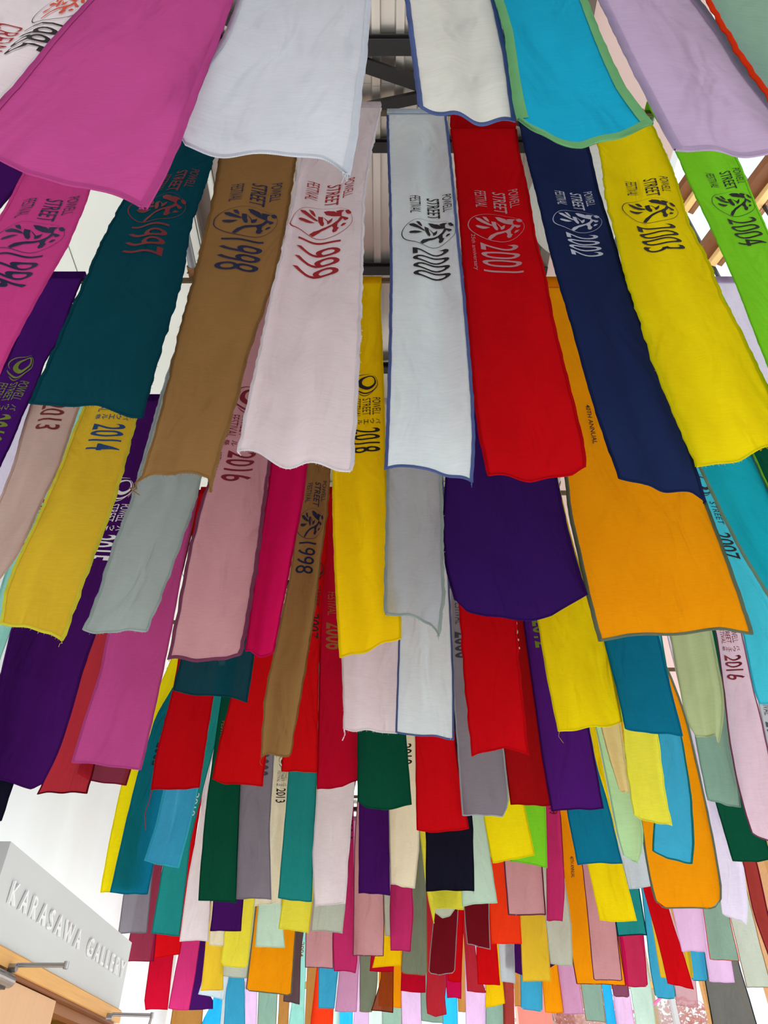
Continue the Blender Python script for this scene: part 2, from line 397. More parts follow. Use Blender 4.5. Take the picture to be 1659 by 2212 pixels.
# ---------------------------------------------------------------- suspension pipes and twine
TWINE = mat('jute_twine', (140, 100, 62), 0.9, noise=0.25, scale=60)
PIPE = mat('grey_metal_pipe', (150, 152, 154), 0.35, metal=0.7, noise=0.05, scale=12)
for (x, lab) in ((-1.445, 'grey metal pipe along the left of the hall that carries the banner rows'), (1.72, 'grey metal pipe along the right of the hall that carries the banner rows')):
    p = empty('hanging_pipe', (x, 0.2, HT + 0.06)); tag(p, lab, 'pipe')
    MB().tube([(0, 0, 0), (0, 19.4, 0)], 0.031, 16).build('pipe', PIPE, p, smooth=True)
    for k in range(6):
        MB().tube([(0, 0.9 + k * 3.5, 0.03), (0, 0.9 + k * 3.5, 8.0 - HT - 0.06)], 0.004, 6).build('hanger_cable', BEAM, p)
    for n in range(1, 17):
        y = row_y(n) - 0.2 - 0.03; m = MB(); pts = []
        turns = 9 if n < 7 else 4
        for i in range(turns * 10):
            t = i / 10 * 2 * math.pi
            pts.append((0.038 * math.cos(t), y + 0.09 * (i / (turns * 10) - 0.5) * (1 if n < 7 else 1), 0.038 * math.sin(t) - 0.004))
        m.tube(pts, 0.006 if n < 7 else 0.010, 5)
        if n < 7:
            pts = []
            for i in range(40):
                t = i / 8 * 2 * math.pi; pts.append((0.045 * math.cos(t), y + 0.03 * math.sin(t) + 0.01, 0.012 + 0.05 * math.sin(t + 0.6)))
            m.tube(pts, 0.005, 5)
        m.build('twine_lashing', TWINE, p)

# paper lantern hanging above the banners on the right
PAPER = cloth_mat('lantern_paper', (232, 232, 226), 0.45)
ln = empty('paper_lantern', (1.62, 2.95, CAMZ + 5.9)); tag(ln, 'large round white paper lantern hanging under the roof behind the navy banner', 'lantern')
v, f = [], []; R = 0.44; nr = 22; ns = 40
for i in range(nr * 4 + 1):
    th = math.radians(10) + (math.pi - math.radians(20)) * i / (nr * 4)
    r = R * (1 - 0.018 * abs(math.sin(math.pi * i / 4)))
    for j in range(ns):
        a = 2 * math.pi * j / ns; v.append((r * math.sin(th) * math.cos(a), r * math.sin(th) * math.sin(a), r * math.cos(th)))
for i in range(nr * 4):
    for j in range(ns):
        f.append((i * ns + j, i * ns + (j + 1) % ns, (i + 1) * ns + (j + 1) % ns, (i + 1) * ns + j))
mesh_obj('paper_shade', v, f, PAPER, ln, smooth=True)
MB().tube([(0, 0, 0.42), (0, 0, 8.0 - CAMZ - 5.9)], 0.004, 6).build('cord', BEAM, ln)
pts = [(R * 0.18 * math.cos(2 * math.pi * i / 24), R * 0.18 * math.sin(2 * math.pi * i / 24), R * 0.985) for i in range(25)]
MB().tube(pts, 0.004, 6).build('wire_ring', BEAM, ln)

# outdoors beyond the far windows
struct('ground', MB().box(-40, 40, 24.3, 90, -0.2, -0.1), mat('pale_paving', (190, 186, 176), 0.9, noise=0.1, scale=1))
LEAF = cloth_mat('red_maple_leaf', (255, 188, 178), 0.5)
BARK = mat('grey_bark', (110, 92, 84), 0.9, noise=0.2, scale=10)
def tree(x, y, zc, r, label, seed):
    rnd = random.Random(seed); t = empty('maple_tree', (x, y, -0.1)); tag(t, label, 'tree', 'red maples outside the far windows')
    m = MB(); m.tube([(0, 0, 0), (0.1, 0, zc * 0.5), (0, 0.05, zc + 0.2)], 0.14, 10, 0.05)
    for k in range(7):
        a = rnd.uniform(0, 6.28); m.tube([(0.05, 0, zc * 0.55 + 0.1 * k), (r * 0.6 * math.cos(a), r * 0.6 * math.sin(a), zc + rnd.uniform(-0.2, 0.6) * r)], 0.05, 6, 0.015)
    m.build('trunk', BARK, t)
    v, f = [], []
    for k in range(5200):
        d = Vector((rnd.gauss(0, 1), rnd.gauss(0, 1), rnd.gauss(0, 0.7))).normalized() * r * (rnd.uniform(0.25, 1) ** 0.6)
        p = Vector((0, 0, zc)) + d; s = rnd.uniform(0.05, 0.10)
        a = Vector((rnd.gauss(0, 1), rnd.gauss(0, 1), rnd.gauss(0, 1))).normalized(); b = a.cross(Vector((rnd.gauss(0, 1), rnd.gauss(0, 1), rnd.gauss(0, 1)))).normalized()
        n = len(v); v += [tuple(p + a * s), tuple(p + b * s * 0.6), tuple(p - a * s), tuple(p - b * s * 0.6)]; f.append((n, n + 1, n + 2, n + 3))
    o = mesh_obj('foliage', v, f, LEAF, t); o['kind'] = 'stuff'
tree(5.6, 27.5, 4.3, 1.7, 'red-leaved maple nearest the far windows, left of the others', 1)
tree(9.4, 28.5, 4.0, 1.6, 'red-leaved maple at the right outside the far windows', 2)
tree(8.0, 33.5, 4.6, 2.0, 'red-leaved maple standing farther back, between the other two', 3)
nb = empty('building', (10.0, 39.0, -0.1)); tag(nb, 'pale low building with sloping eaves outside beyond the maples', 'building')
MB().box(-2, 8, 0, 5, 0, 4.6).build('wall', mat('pale_stucco', (226, 214, 200), 0.9), nb)
m = MB(); m.prism([(-0.8, 4.6), (5.8, 4.6), (5.8, 4.8), (2.5, 6.2), (-0.8, 4.8)], 'x', -2.6, 8.6); m.build('roof', mat('grey_roofing', (160, 160, 158), 0.8), nb)
MB().box(-1.2, 0.2, -0.04, 0.0, 1.8, 3.6).build('window_frame', mat('blue_grey_frame', (130, 170, 190), 0.4), nb)
pk = MB().tube([(6.05 + 1.5 * math.sin(t / 12 * 1.3), 21.965, 4.25 + 1.6 * (1 - math.cos(t / 12 * 1.3))) for t in range(13)], 0.035, 10).build('pink_tube', mat('pink_plastic', (236, 110, 170), 0.5), smooth=True)
tag(pk, 'thin pink curved tube against the bright far window at the lower right', 'tube')

# ================================================================ the banners
GAIN = 1.22
PAL = {  # colour words -> sRGB of the dyed cotton
 'white': (212, 202, 207), 'cool white': (202, 215, 225), 'cream': (220, 208, 182), 'ivory': (192, 193, 188), 'off-white': (186, 190, 199),
 'magenta': (172, 68, 130), 'hot pink': (190, 62, 130), 'crimson pink': (178, 8, 72), 'dusty pink': (184, 136, 142), 'pale pink': (204, 176, 190),
 'raspberry': (172, 40, 96), 'peach': (190, 165, 152), 'lilac': (170, 150, 180), 'light lilac': (204, 172, 208), 'lavender': (206, 198, 232),
 'sky teal': (20, 142, 176), 'light cyan': (60, 178, 200), 'turquoise': (18, 146, 166), 'aqua': (132, 190, 178), 'mint': (178, 206, 190),
 'sage grey': (120, 150, 134), 'olive grey': (108, 118, 98), 'pale sage': (170, 178, 164), 'grey-green': (150, 164, 160), 'green tea': (166, 180, 136), 'pistachio': (170, 208, 156),
 'teal green': (28, 124, 122), 'dark teal': (6, 60, 72), 'teal blue': (8, 102, 132), 'azure blue': (54, 150, 186), 'bright azure': (36, 160, 212),
 'grey': (160, 166, 172), 'denim blue': (84, 98, 146), 'leaf green': (112, 172, 116), 'slate grey': (118, 112, 122), 'pale blue grey': (178, 192, 200), 'charcoal': (92, 92, 88), 'dark taupe': (86, 66, 70),
 'brown': (134, 102, 60), 'tan': (160, 112, 56), 'caramel': (206, 186, 128),
 'red': (178, 4, 14), 'scarlet': (186, 7, 13), 'crimson': (164, 4, 34), 'dark red': (140, 6, 10), 'translucent red': (166, 30, 44), 'wine': (118, 16, 48),
 'orange-red': (216, 52, 18), 'maroon': (96, 10, 22), 'brick': (140, 50, 44), 'rust': (126, 52, 18), 'plum': (120, 62, 88), 'mauve': (184, 134, 168),
 'navy': (24, 36, 74), 'midnight': (16, 16, 32), 'purple': (66, 18, 100), 'deep purple': (58, 12, 84), 'indigo': (44, 16, 84),
 'yellow': (228, 198, 8), 'golden yellow': (226, 182, 6), 'lemon': (214, 206, 62), 'mustard': (206, 174, 44), 'lime green': (112, 190, 36),
 'dark green': (4, 66, 46), 'orange': (238, 138, 4),
}
INK = {'ink red': (150, 22, 30), 'ink navy': (20, 26, 60), 'ink black': (28, 24, 26), 'ink maroon': (110, 30, 34), 'ink silver': (176, 180, 196),
       'ink rose': (178, 128, 132), 'ink olive': (110, 128, 34), 'ink wine': (112, 16, 34), 'ink blue': (22, 62, 112), 'ink orange': (198, 70, 48),
       'ink gold': (160, 96, 40), 'ink white': (226, 226, 230), 'ink grey': (60, 62, 72)}
def fabric(c, sheer=0, hem=False, dk=1.0):
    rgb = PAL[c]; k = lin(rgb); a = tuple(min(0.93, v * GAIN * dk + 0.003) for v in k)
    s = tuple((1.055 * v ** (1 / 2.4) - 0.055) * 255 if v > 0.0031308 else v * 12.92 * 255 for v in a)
    return cloth_mat(c.replace(' ', '_').replace('-', '_') + ('_doubled_dim' if dk < 1 else '_edge' if dk > 1 else ''), s, 0.5, sheer, hem)  # sleeves darkened for light lost in doubled cloth; plain hems paled against it
def ink(c): return mat(c.replace(' ', '_'), INK[c], 0.8)

_tc = {}
def tmesh(body, off=0.0):
    k = (body, off)
    if k not in _tc:
        v, f = text_mesh(body, off)
        x0 = min(p[0] for p in v); x1 = max(p[0] for p in v); y0 = min(p[1] for p in v); y1 = max(p[1] for p in v)
        _tc[k] = ([((p[0] - x0) / (x1 - x0), (p[1] - y0) / (y1 - y0)) for p in v], f)
    return _tc[k]

# the brush-drawn festival character and its ring, drawn as strokes in a 990 x 545 field
STROKES = [
 [(850,775),(920,765),(1030,792),(1100,850),(1160,880),(1180,925),(1130,915),(1000,880),(900,840)],
 [(1060,800),(1130,800),(1215,825),(1170,850),(1165,920),(1120,890)],
 [(1220,835),(1280,830),(1330,880),(1325,905),(1290,910),(1250,890)],
 [(1150,920),(1190,930),(1290,975),(1280,1000),(1230,1010),(1190,965),(1110,1040),(1110,1100),(1140,1110),(1100,1170),(1050,1180),(1030,1150),(1045,1100),(1020,1062),(850,1130),(720,1240),(670,1220),(730,1150),(860,1080),(1020,1030),(1110,980)],
 [(1165,1085),(1200,1050),(1260,1055),(1230,1085),(1180,1100)],
 [(925,970),(1020,915),(1010,970),(985,1000),(940,1020)],
 [(770,875),(850,875),(862,950),(885,1000),(870,1040),(830,1030),(780,960)],
 [(852,880),(870,890),(945,955),(930,968)],
 [(610,800),(680,800),(720,850),(732,895),(690,880),(650,855)],
 [(470,835),(560,840),(640,880),(770,940),(775,965),(700,955),(580,920),(500,880)],
 [(465,1000),(500,985),(580,990),(735,998),(650,1035),(590,1045),(500,1030)]]
def poly_mesh(polys):
    V, Fc = [], []
    for P in polys:
        n = len(V); V += P
        for t in tessellate_polygon([[Vector((a, b, 0)) for a, b in P]]): Fc.append(tuple(n + i for i in t))
    return V, Fc
def ring(cx, cy, rx, ry, w, n=48, wob=0.03, a0=0, a1=1, ph=0, taper=False):
    V, Fc = [], []
    m = int(n * (a1 - a0)) + 1
    for i in range(m + 1):
        q = i / m; a = 2 * math.pi * (a0 + (a1 - a0) * q); k = 1 + wob * math.sin(3 * a + ph) + wob * 0.6 * math.sin(5 * a + 1 + ph)
        ww = w * (0.75 + 0.45 * math.sin(a + 2.4 + ph)) * ((math.sin(math.pi * q) ** 0.5 + 0.08) if taper else 1)
        for r in (1, 1 - ww): V.append((cx + rx * k * r * math.cos(a), cy + ry * k * r * math.sin(a)))
    for i in range(m): Fc.append((2 * i, 2 * i + 1, 2 * i + 3, 2 * i + 2))
    return V, Fc
def merge(parts):
    V, Fc = [], []
    for v, f in parts:
        n = len(V); V += v; Fc += [tuple(n + i for i in q) for q in f]
    return V, Fc
_ev, _ef = poly_mesh(STROKES)
KANJI = ([((y - 720) / 545, (x - 350) / 990) for x, y in _ev], _ef)     # (s along, t across)
RING = ring(0.5, 0.5, 0.5, 0.5, 0.032, wob=0.015)
SWIRL = merge([ring(0.42, 0.55, 0.36, 0.34, 0.42, wob=0.03), ring(0.50, 0.5, 0.48, 0.46, 0.16, a0=-0.20, a1=0.42, ph=0.5, taper=True),
               ring(0.50, 0.48, 0.58, 0.42, 0.10, a0=-0.12, a1=0.22, ph=1.0, taper=True), ring(0.34, 0.5, 0.40, 0.5, 0.07, a0=0.42, a1=0.86, ph=1.5, taper=True)])

def refine(V, Fc, ml):
    """cut long flat strokes into short facets so that they follow the folds of the cloth"""
    V = list(V); T = []
    for q in Fc:
        if len(q) == 3: T.append(tuple(q))
        else:
            for t in tessellate_polygon([[Vector((V[i][0], V[i][1], 0)) for i in q]]): T.append(tuple(q[i] for i in t))
    mid = {}
    def d(a, b): return math.hypot(V[a][0] - V[b][0], V[a][1] - V[b][1])
    def m(a, b):
        k = (min(a, b), max(a, b))
        if k not in mid: mid[k] = len(V); V.append(((V[a][0] + V[b][0]) / 2, (V[a][1] + V[b][1]) / 2))
        return mid[k]
    out = []
    while T:
        a, b, c = T.pop(); e = sorted(((d(a, b), a, b, c), (d(b, c), b, c, a), (d(c, a), c, a, b)), key=lambda q: -q[0])[0]
        if e[0] <= ml: out.append((a, b, c)); continue
        _, p, q, r = e; k = m(p, q); T += [(p, k, r), (k, q, r)]
    return V, out

def banner(row, col, L, R, B=None, hem=None, hw=0.011, rnd=0, pr=None, sheer=0, yo=0.0, amp=1.0, curl=0, hf=0, top=None, seed=0, thread=None, sleeve=None, wide=False, note='', frayed=False, sw=1.0):
    D = row_y(row) + yo; rnd_ = random.Random(seed * 31 + row)
    fine = row <= 4; nu, nv = (14, 84) if row <= 3 else (10, 54) if row <= 6 else (7, 26)
    lw = [(at(x, y, D)) for x, y in L]; rw = [(at(x, y, D)) for x, y in R]
    def interp(P, z):
        if z >= P[0][1]: return P[0][0]
        for (x0, z0), (x1, z1) in zip(P, P[1:]):
            if z >= z1: return x0 + (x1 - x0) * (z0 - z) / max(1e-6, z0 - z1)
        return P[-1][0]
    def sm(P, z):
        return (interp(P, z - 0.06) + 2 * interp(P, z) + interp(P, z + 0.06)) / 4 if z - 0.06 > P[-1][1] else interp(P, z)
    bl, br = lw[-1], rw[-1]
    bp = [bl] + [at(x, y, D) for x, y in (B or [])] + [br]
    us = [(p[0] - bl[0]) / (br[0] - bl[0]) for p in bp]
    ph = [rnd_.uniform(0, 6.28) for _ in range(6)]
    W = br[0] - bl[0]
    sagk = rnd_.uniform(-0.012, 0.012) if not B else 0
    def zb(u):
        u = min(1, max(0, u))
        for i in range(len(us) - 1):
            if u <= us[i + 1] or i == len(us) - 2:
                t = (u - us[i]) / max(1e-6, us[i + 1] - us[i]); t = min(1, max(0, t)); z = bp[i][1] + (bp[i + 1][1] - bp[i][1]) * t; break
        z += sagk * math.sin(math.pi * u)
        if rnd:
            q = rnd
            for d in (u, 1 - u):
                if d < q: z += q * W * (1 - math.sqrt(max(0, 1 - (1 - d / q) ** 2))) * 0.9
        return z
    A = 0.013 * amp
    k1 = rnd_.choice([1.0, 1.3, 1.6]); fr = 0.0022 if frayed else 0.0008
    def fold(u, z, x=0.0):
        h = HT - z; w = min(1, max(0, (h - 0.1) / 0.5)); low = min(1, h / 3.0)
        y = A * (0.75 * math.sin(2 * math.pi * k1 * u + ph[0] + 0.55 * h) + 0.45 * math.sin(2 * math.pi * 2.3 * u + ph[1] - 0.8 * h) * low
                 + 0.25 * math.sin(5.5 * h + 3 * u + ph[3])) * (0.6 if row == 1 else 1)
        y += 0.022 * low * math.sin(1.7 * h + row * 1.3 + 0.9 * x) * (0.5 if row == 1 else 1)     # the draught moves a whole row together
        y += curl * low ** 3 * (max(0, u - 0.55) / 0.45) ** 2
        y += hf * math.sin(9.5 * h + 1.5 * u * math.sin(2 * h) + ph[2]) * (0.5 + 0.5 * math.sin(2.1 * h + 1))
        return y * w
    def S(u, z, off=0.0):
        xl, xr = sm(lw, z), sm(rw, z); h = HT - z
        if top and h < 1.3:      # gathered side by side on the batten, fanning out below
            t = min(1, max(0, h / 1.3 - 0.08)); t = t * t * (3 - 2 * t); xl = top[0] + (xl - top[0]) * t; xr = top[1] + (xr - top[1]) * t
        x = xl + (xr - xl) * u
        e = fr * (math.sin(37 * h + ph[4]) + 0.8 * math.sin(83 * h + ph[5]) + 0.6 * math.sin(141 * h + ph[0]))
        x += e * (1 if u > 0.5 else -1) * min(1, abs(u - 0.5) * 2) ** 6
        return (x, D - 0.013 + fold(u, z, x) + off, z)
    root = empty('cloth_banner', ((bl[0] + br[0]) / 2, D, HT)); ox, oy, oz = root.location
    loc = lambda p: (p[0] - ox, p[1] - oy, p[2] - oz)
    # ---- fabric
    V, Fc, UV = [], [], []
    for j in range(nv + 1):
        for i in range(nu + 1):
            u = i / nu; z = HT + (zb(u) - HT) * (j / nv); V.append(loc(S(u, z))); UV.append((u * abs(W), HT - z))
    for j in range(nv):
        for i in range(nu):
            a = j * (nu + 1) + i; Fc.append((a, a + 1, a + nu + 2, a + nu + 1))
    fab = mesh_obj('fabric', V, Fc, fabric(col, sheer), root, UV, True)
    # ---- hem band wrapped round the sides and the bottom
    hw = hw if hem or row == 1 else 0.007; hc = hem or col; hv = hw / abs(W); V, Fc, UV = [], [], []
    def strip(pts):      # pts: list of (outer(u,z), inner(u,z), run)
        n0 = len(V)
        for (uo, zo), (ui, zi), run in pts:
            for (u, z), off, c in (((ui, zi), -0.0022, 0), ((uo, zo), -0.0022, hw), ((uo, zo), 0.0022, 2 * hw), ((ui, zi), 0.0022, 3 * hw)):
                V.append(loc(S(u, z, off))); UV.append((c, run))
        for i in range(len(pts) - 1):
            for k in range(3):
                a = n0 + i * 4 + k; Fc.append((a, a + 1, a + 5, a + 4))
    for side in (0, 1):
        s = []
        for j in range(nv + 1):
            uo = -0.012 if side == 0 else 1.012; ui = hv if side == 0 else 1 - hv
            zo = HT - 0.09 * (1 - j / nv) + (zb(side) - HT) * (j / nv); s.append(((uo, zo), (ui, zo if not rnd else HT - 0.09 * (1 - j / nv) + (zb(ui) - HT) * (j / nv)), HT - zo))
        strip(s)
    s = []
    for i in range(nu * 2 + 1):
        u = i / (nu * 2); s.append(((u, zb(u) - 0.002), (u, zb(u) + hw), u * abs(W)))
    strip(s)
    hm = mesh_obj('hem', V, Fc, fabric(hc, 0, row <= 7, 1.0 if hem else 1.12), root, UV, True)
    if hem: hm['label'] = hem + ' stitched hem'
    # ---- sleeve folded over the batten
    V, Fc, UV = [], [], []; n = nu; ss = 0.085 * sw
    yq = yo; fr_ = -0.017 if yq <= 0 else -yq - 0.016; bk = max(0.013 - yq, -0.004)
    prof = [(bk, -0.05), (bk, 0.003), ((fr_ + bk) / 2, 0.006), (fr_, 0.003), (fr_, -0.03), (fr_, -0.055), (-0.017, -ss)]
    for i in range(n + 1):
        u = i / n
        for (dy, dz) in prof:
            p = S(u, HT + dz if dz < 0 else HT - 0.001); V.append(loc((p[0], D + dy, HT + dz))); UV.append((u * abs(W), dz))
    for i in range(n):
        for k in range(len(prof) - 1):
            a = i * len(prof) + k; Fc.append((a, a + 1, a + len(prof) + 1, a + len(prof)))
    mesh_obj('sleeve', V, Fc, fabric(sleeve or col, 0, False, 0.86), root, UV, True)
    if row <= 3:
        pts = [loc(S(u / 20, HT - ss, -0.007)) for u in range(21)]
        MB().tube(pts, 0.0012, 4).build('seam', fabric(hc), root)
    # ---- printed lettering
    if pr:
        kind, year, y1, y2, u1, u2, ic = pr[:7]; ex = pr[7] if len(pr) > 7 else None
        cx = (L[-1][0] + R[-1][0]) / 2
        z1, z2 = at(cx, y1, D)[1], at(cx, y2, D)[1]
        def put(name, st, m, box=(0, 1, 0, 1), label=None):
            V, Fc = st; s0, s1, t0, t1 = box; hgt = abs(z2 - z1); wid = abs((u2 - u1) * W)
            V = [(s0 + (s1 - s0) * a, t0 + (t1 - t0) * c) for a, c in V]
            if row <= 4:
                V, Fc = refine([(a * hgt, c * wid) for a, c in V], Fc, 0.022); V = [(a / hgt, c / wid) for a, c in V]
            VV = [loc(S(u1 + (u2 - u1) * t_, z1 + (z2 - z1) * s_, -0.0035)) for (s_, t_) in V]
            return mesh_obj(name, VV, Fc, m, fab)
        def word(body, box, m=None, nm='lettering', off=0.0):
            v, f = tmesh(body, off); put(nm, ([(p[0], p[1]) for p in v], f), m or ink(ic), box)
        if kind == 'A':
            word('POWELL', (0.0, 0.235, 0.80, 0.97)); word('STREET', (0.03, 0.30, 0.50, 0.74), off=0.01); word('FESTIVAL', (0.04, 0.26, 0.17, 0.38))
            put('round_emblem', KANJI, ink(ic), (0.325, 0.655, 0.02, 0.98)); put('emblem_ring', RING, ink(ic), (0.325, 0.655, 0.0, 1.0))
            word(year, (0.685, 1.0, 0.18, 0.84), nm='year_number')
            if ex: word(ex, (0.60, 1.0, 0.02, 0.11))
        elif kind == 'B':
            put('swirl_emblem', SWIRL, ink(ic), (0.0, 0.27, 0.05, 0.95))
            word('POWELL', (0.33, 0.55, 0.72, 0.98)); word('STREET', (0.33, 0.55, 0.40, 0.66)); word('FESTIVAL', (0.33, 0.57, 0.08, 0.34))
            for q, ch in enumerate('パウエル祭'): word(ch, (0.60, 0.66, 0.83 - q * 0.19, 0.97 - q * 0.19), nm='japanese_character', off=0.012)
            word(year, (0.71, 1.0, 0.10 if not ex else 0.22, 0.95), nm='year_number', off=0.012)
            if ex: word(ex, (0.72, 1.08, -0.05, 0.08))
        elif kind == 'C':     # crew banner: large ring in black, character and CREW in red
            put('round_emblem', KANJI, ink('ink orange'), (0.05, 0.60, 0.40, 0.98)); put('emblem_ring', RING, ink('ink black'), (0.0, 0.64, 0.36, 1.02))
            word('CREW', (0.55, 1.0, 0.05, 0.36), ink('ink red'), 'lettering'); word(year, (0.68, 1.12, 0.44, 0.98), ink('ink black'), 'year_number')
        elif kind == 'Y':
            word(year, (0, 1, 0, 1), nm='year_number', off=0.012)
        elif kind == 'S':     # swirl, FESTIVAL and year in one column
            put('swirl_emblem', SWIRL, ink(ic), (0.0, 0.24, 0.0, 1)); word('STREET', (0.33, 0.60, 0.55, 0.85)); word('FESTIVAL', (0.33, 0.62, 0.1, 0.40)); word(year, (0.70, 1.0, 0.05, 0.9), nm='year_number', off=0.012)
        elif kind == 'F':
            word('FESTIVAL', (0.0, 0.42, 0.1, 0.42)); word('STREET', (0.0, 0.36, 0.55, 0.85)); word(year, (0.55, 1, 0.05, 0.9), nm='year_number', off=0.015)
    # ---- short threads along a frayed edge
    if frayed and row <= 4:
        m = MB()
        for k in range(150 if row <= 2 else 90):
            e = rnd_.choice([0, 1, 1, 2])
            if e == 2: u = rnd_.random(); z = zb(u); d = Vector((rnd_.uniform(-.006, .006), 0, -rnd_.uniform(.004, .013)))
            else:
                u = e; z = HT - 0.1 + (zb(e) - HT + 0.1) * rnd_.random(); d = Vector(((1 if e else -1) * rnd_.uniform(.003, .011), 0, rnd_.uniform(-.010, .006)))
            p = Vector(loc(S(u, z))); m.tube([p, p + d * 0.6 + Vector((0, rnd_.uniform(-.003, .003), 0)), p + d], 0.0006, 3)
        fo = m.build('frayed_threads', fabric(hc), root); fo['kind'] = 'stuff'
    # ---- loose threads at the corners
    for (which, ln, r, dx) in (thread or []):
        p = S(0.01 if which == 'l' else 0.99, zb(0 if which == 'l' else 1)); p = Vector(loc(p)); pts = []
        for i in range(14):
            t = i / 13; pts.append(p + Vector((dx * math.sin(4 * t) * t, 0.01 * math.sin(7 * t), -ln * t)))
        MB().tube(pts, r, 5, r * 0.6).build('loose_thread', fabric(hc), root)
    BN.append((row, (bl[0] + br[0]) / 2, col, root, note, wide, (bl[0], br[0])))
    return root
BN = []

# row 1, nearest, hanging almost overhead
SPECS = []
def b(row, col, L, R, B=None, **kw): SPECS.append([row, col, L, R, B, kw])
b(1,'white',[(-60,0),(-170,120),(-260,260)],[(215,0),(130,110),(60,190),(0,250),(-30,285)],pr=('C','1985',5,125,.42,1.0,'ink red'),note='with red CREW lettering and a black-ringed red emblem',amp=1.6,seed=1,yo=.02,sw=1)
b(1,'magenta',[(228,0),(130,105),(60,190),(0,255),(-60,330)],[(510,0),(470,110),(415,250),(375,350),(315,457)],[(0,355),(60,385),(180,405)],pr=('Y','1988',-60,7,.42,.9,'ink navy'),note='with a pointed lower corner, overlapping the crew banner',seed=2,yo=-.01)
b(1,'off-white',[(533,0),(480,130),(430,210),(385,290)],[(800,0),(790,120),(775,240),(752,388)],[(400,318),(500,333),(600,345),(700,362)],hf=.010,note='plain, creased across, with a drooping right corner',seed=3,amp=1.4,thread=[('r',.02,.001,.01)])
b(1,'ivory',[(875,0),(888,110),(905,235)],[(1062,0),(1095,140),(1112,272)],[(960,255),(1020,265)],hem='denim blue',hw=.010,note='edged in grey-blue stitching',seed=4,yo=.01)
b(1,'sky teal',[(1062,0),(1090,90),(1105,200),(1118,266)],[(1255,0),(1305,120),(1350,215),(1405,282)],[(1150,292),(1200,307),(1260,315),(1330,302)],hem='leaf green',hw=.022,note='with a broad green stitched hem',seed=5,yo=-.012)
b(1,'lilac',[(1285,0),(1340,110),(1390,200),(1456,330)],[(1495,0),(1560,80),(1610,160),(1700,270),(1740,335)],[(1560,334),(1660,334)],hw=.018,note='plain, with a straight lower edge',seed=6)
b(1,'sage grey',[(1515,0),(1560,80),(1600,140),(1640,195),(1700,270)],[(1760,0),(1950,270)],hem='orange-red',hw=.007,frayed=True,note='edged in orange-red stitching at the top right corner',seed=7,yo=-.012)
# row 2
b(2,'deep purple',[(-100,320),(-280,800)],[(105,320),(60,385),(0,462),(-60,560),(-180,800)],note='of which only a corner shows at the left edge',seed=8)
b(2,'hot pink',[(78,330),(25,430),(-10,490),(-150,800)],[(225,330),(199,415),(182,466),(149,547),(111,611),(78,672),(45,735),(20,782),(-5,840),(-30,900)],pr=('A','1996',430,635,.04,.92,'ink navy'),note='printed 1996 in navy',seed=9,yo=-.01)
b(2,'dark teal',[(398,250),(335,345),(270,440),(240,505),(215,560),(195,610),(160,680),(120,770),(68,878)],[(492,250),(470,325),(443,410),(415,490),(405,540),(398,600),(380,670),(351,759),(317,867),(307,903)],[(140,880),(215,884),(260,890)],pr=('A','1997',372,565,.12,.86,'ink maroon'),frayed=True,note='printed 1997 in dull red',seed=10)
b(2,'brown',[(498,250),(483,340),(470,400),(447,500),(422,600),(392,711),(358,853),(331,944),(304,1022),(290,1038)],[(655,250),(642,345),(634,400),(620,480),(605,560),(592,620),(557,711),(534,769),(509,863),(474,958),(450,1050)],[(340,1024),(380,1017),(420,1014),(446,1022)],pr=('A','1998',402,595,.08,.9,'ink navy'),curl=.04,thread=[('l',.05,.003,-.03),('l',.06,.0025,.02)],frayed=True,note='printed 1998, its lower right corner curling',seed=11)
b(2,'white',[(690,242),(650,345),(632,450),(610,560),(588,640),(570,720),(550,810),(530,900),(515,973)],[(823,242),(800,340),(787,440),(782,600),(778,711),(769,880),(759,1008)],[(580,988),(640,1000),(700,1003)],pr=('A','1999',398,605,.03,.86,'ink red'),frayed=True,note='printed 1999 in red',seed=12,amp=1.7,yo=-.01,thread=[('l',.02,.002,-.01)])
b(2,'cool white',[(836,242),(838,330),(842,450),(844,600),(841,769),(836,920),(832,1008)],[(963,255),(968,300),(978,400),(988,520),(1002,640),(1012,750),(1020,850),(1025,950),(1020,1042)],[(890,1008),(940,1015),(985,1030)],hem='denim blue',hw=.009,pr=('A','2000',430,610,.17,.97,'ink black'),note='printed 2000 in dark grey',seed=13,thread=[('r',.02,.0015,.0)])
b(2,'red',[(970,258),(982,340),(990,450),(1000,570),(1012,700),(1022,820),(1035,930),(1056,1026)],[(1112,262),(1120,340),(1140,430),(1155,530),(1175,600),(1195,700),(1220,800),(1245,900),(1265,985),(1262,1010)],[(1150,1034),(1210,1030),(1238,1026)],pr=('A','2001',418,595,.1,.88,'ink rose','25th anniversary'),note='printed 2001, its lower right corner cut off',seed=14,yo=.012)
b(2,'navy',[(1120,262),(1145,370),(1165,450),(1190,550),(1210,620),(1235,700),(1270,820),(1300,920),(1338,1035)],[(1255,262),(1290,420),(1320,520),(1345,600),(1385,700),(1420,800),(1460,900),(1495,990),(1522,1085)],[(1390,1052),(1450,1060),(1490,1068)],pr=('A','2002',420,560,.14,.92,'ink silver'),note='printed 2002 in silver, lower edge slanting',seed=15,thread=[('r',.015,.002,.0)])
b(2,'yellow',[(1268,262),(1300,420),(1330,520),(1350,600),(1380,680),(1410,780),(1450,880),(1505,1010)],[(1388,225),(1420,320),(1455,400),(1490,490),(1530,560),(1560,640),(1600,710),(1659,830),(1710,945)],[(1600,992),(1659,968)],pr=('A','2003',392,545,.17,.9,'ink black'),frayed=True,note='printed 2003 in black',seed=16,yo=-.01)
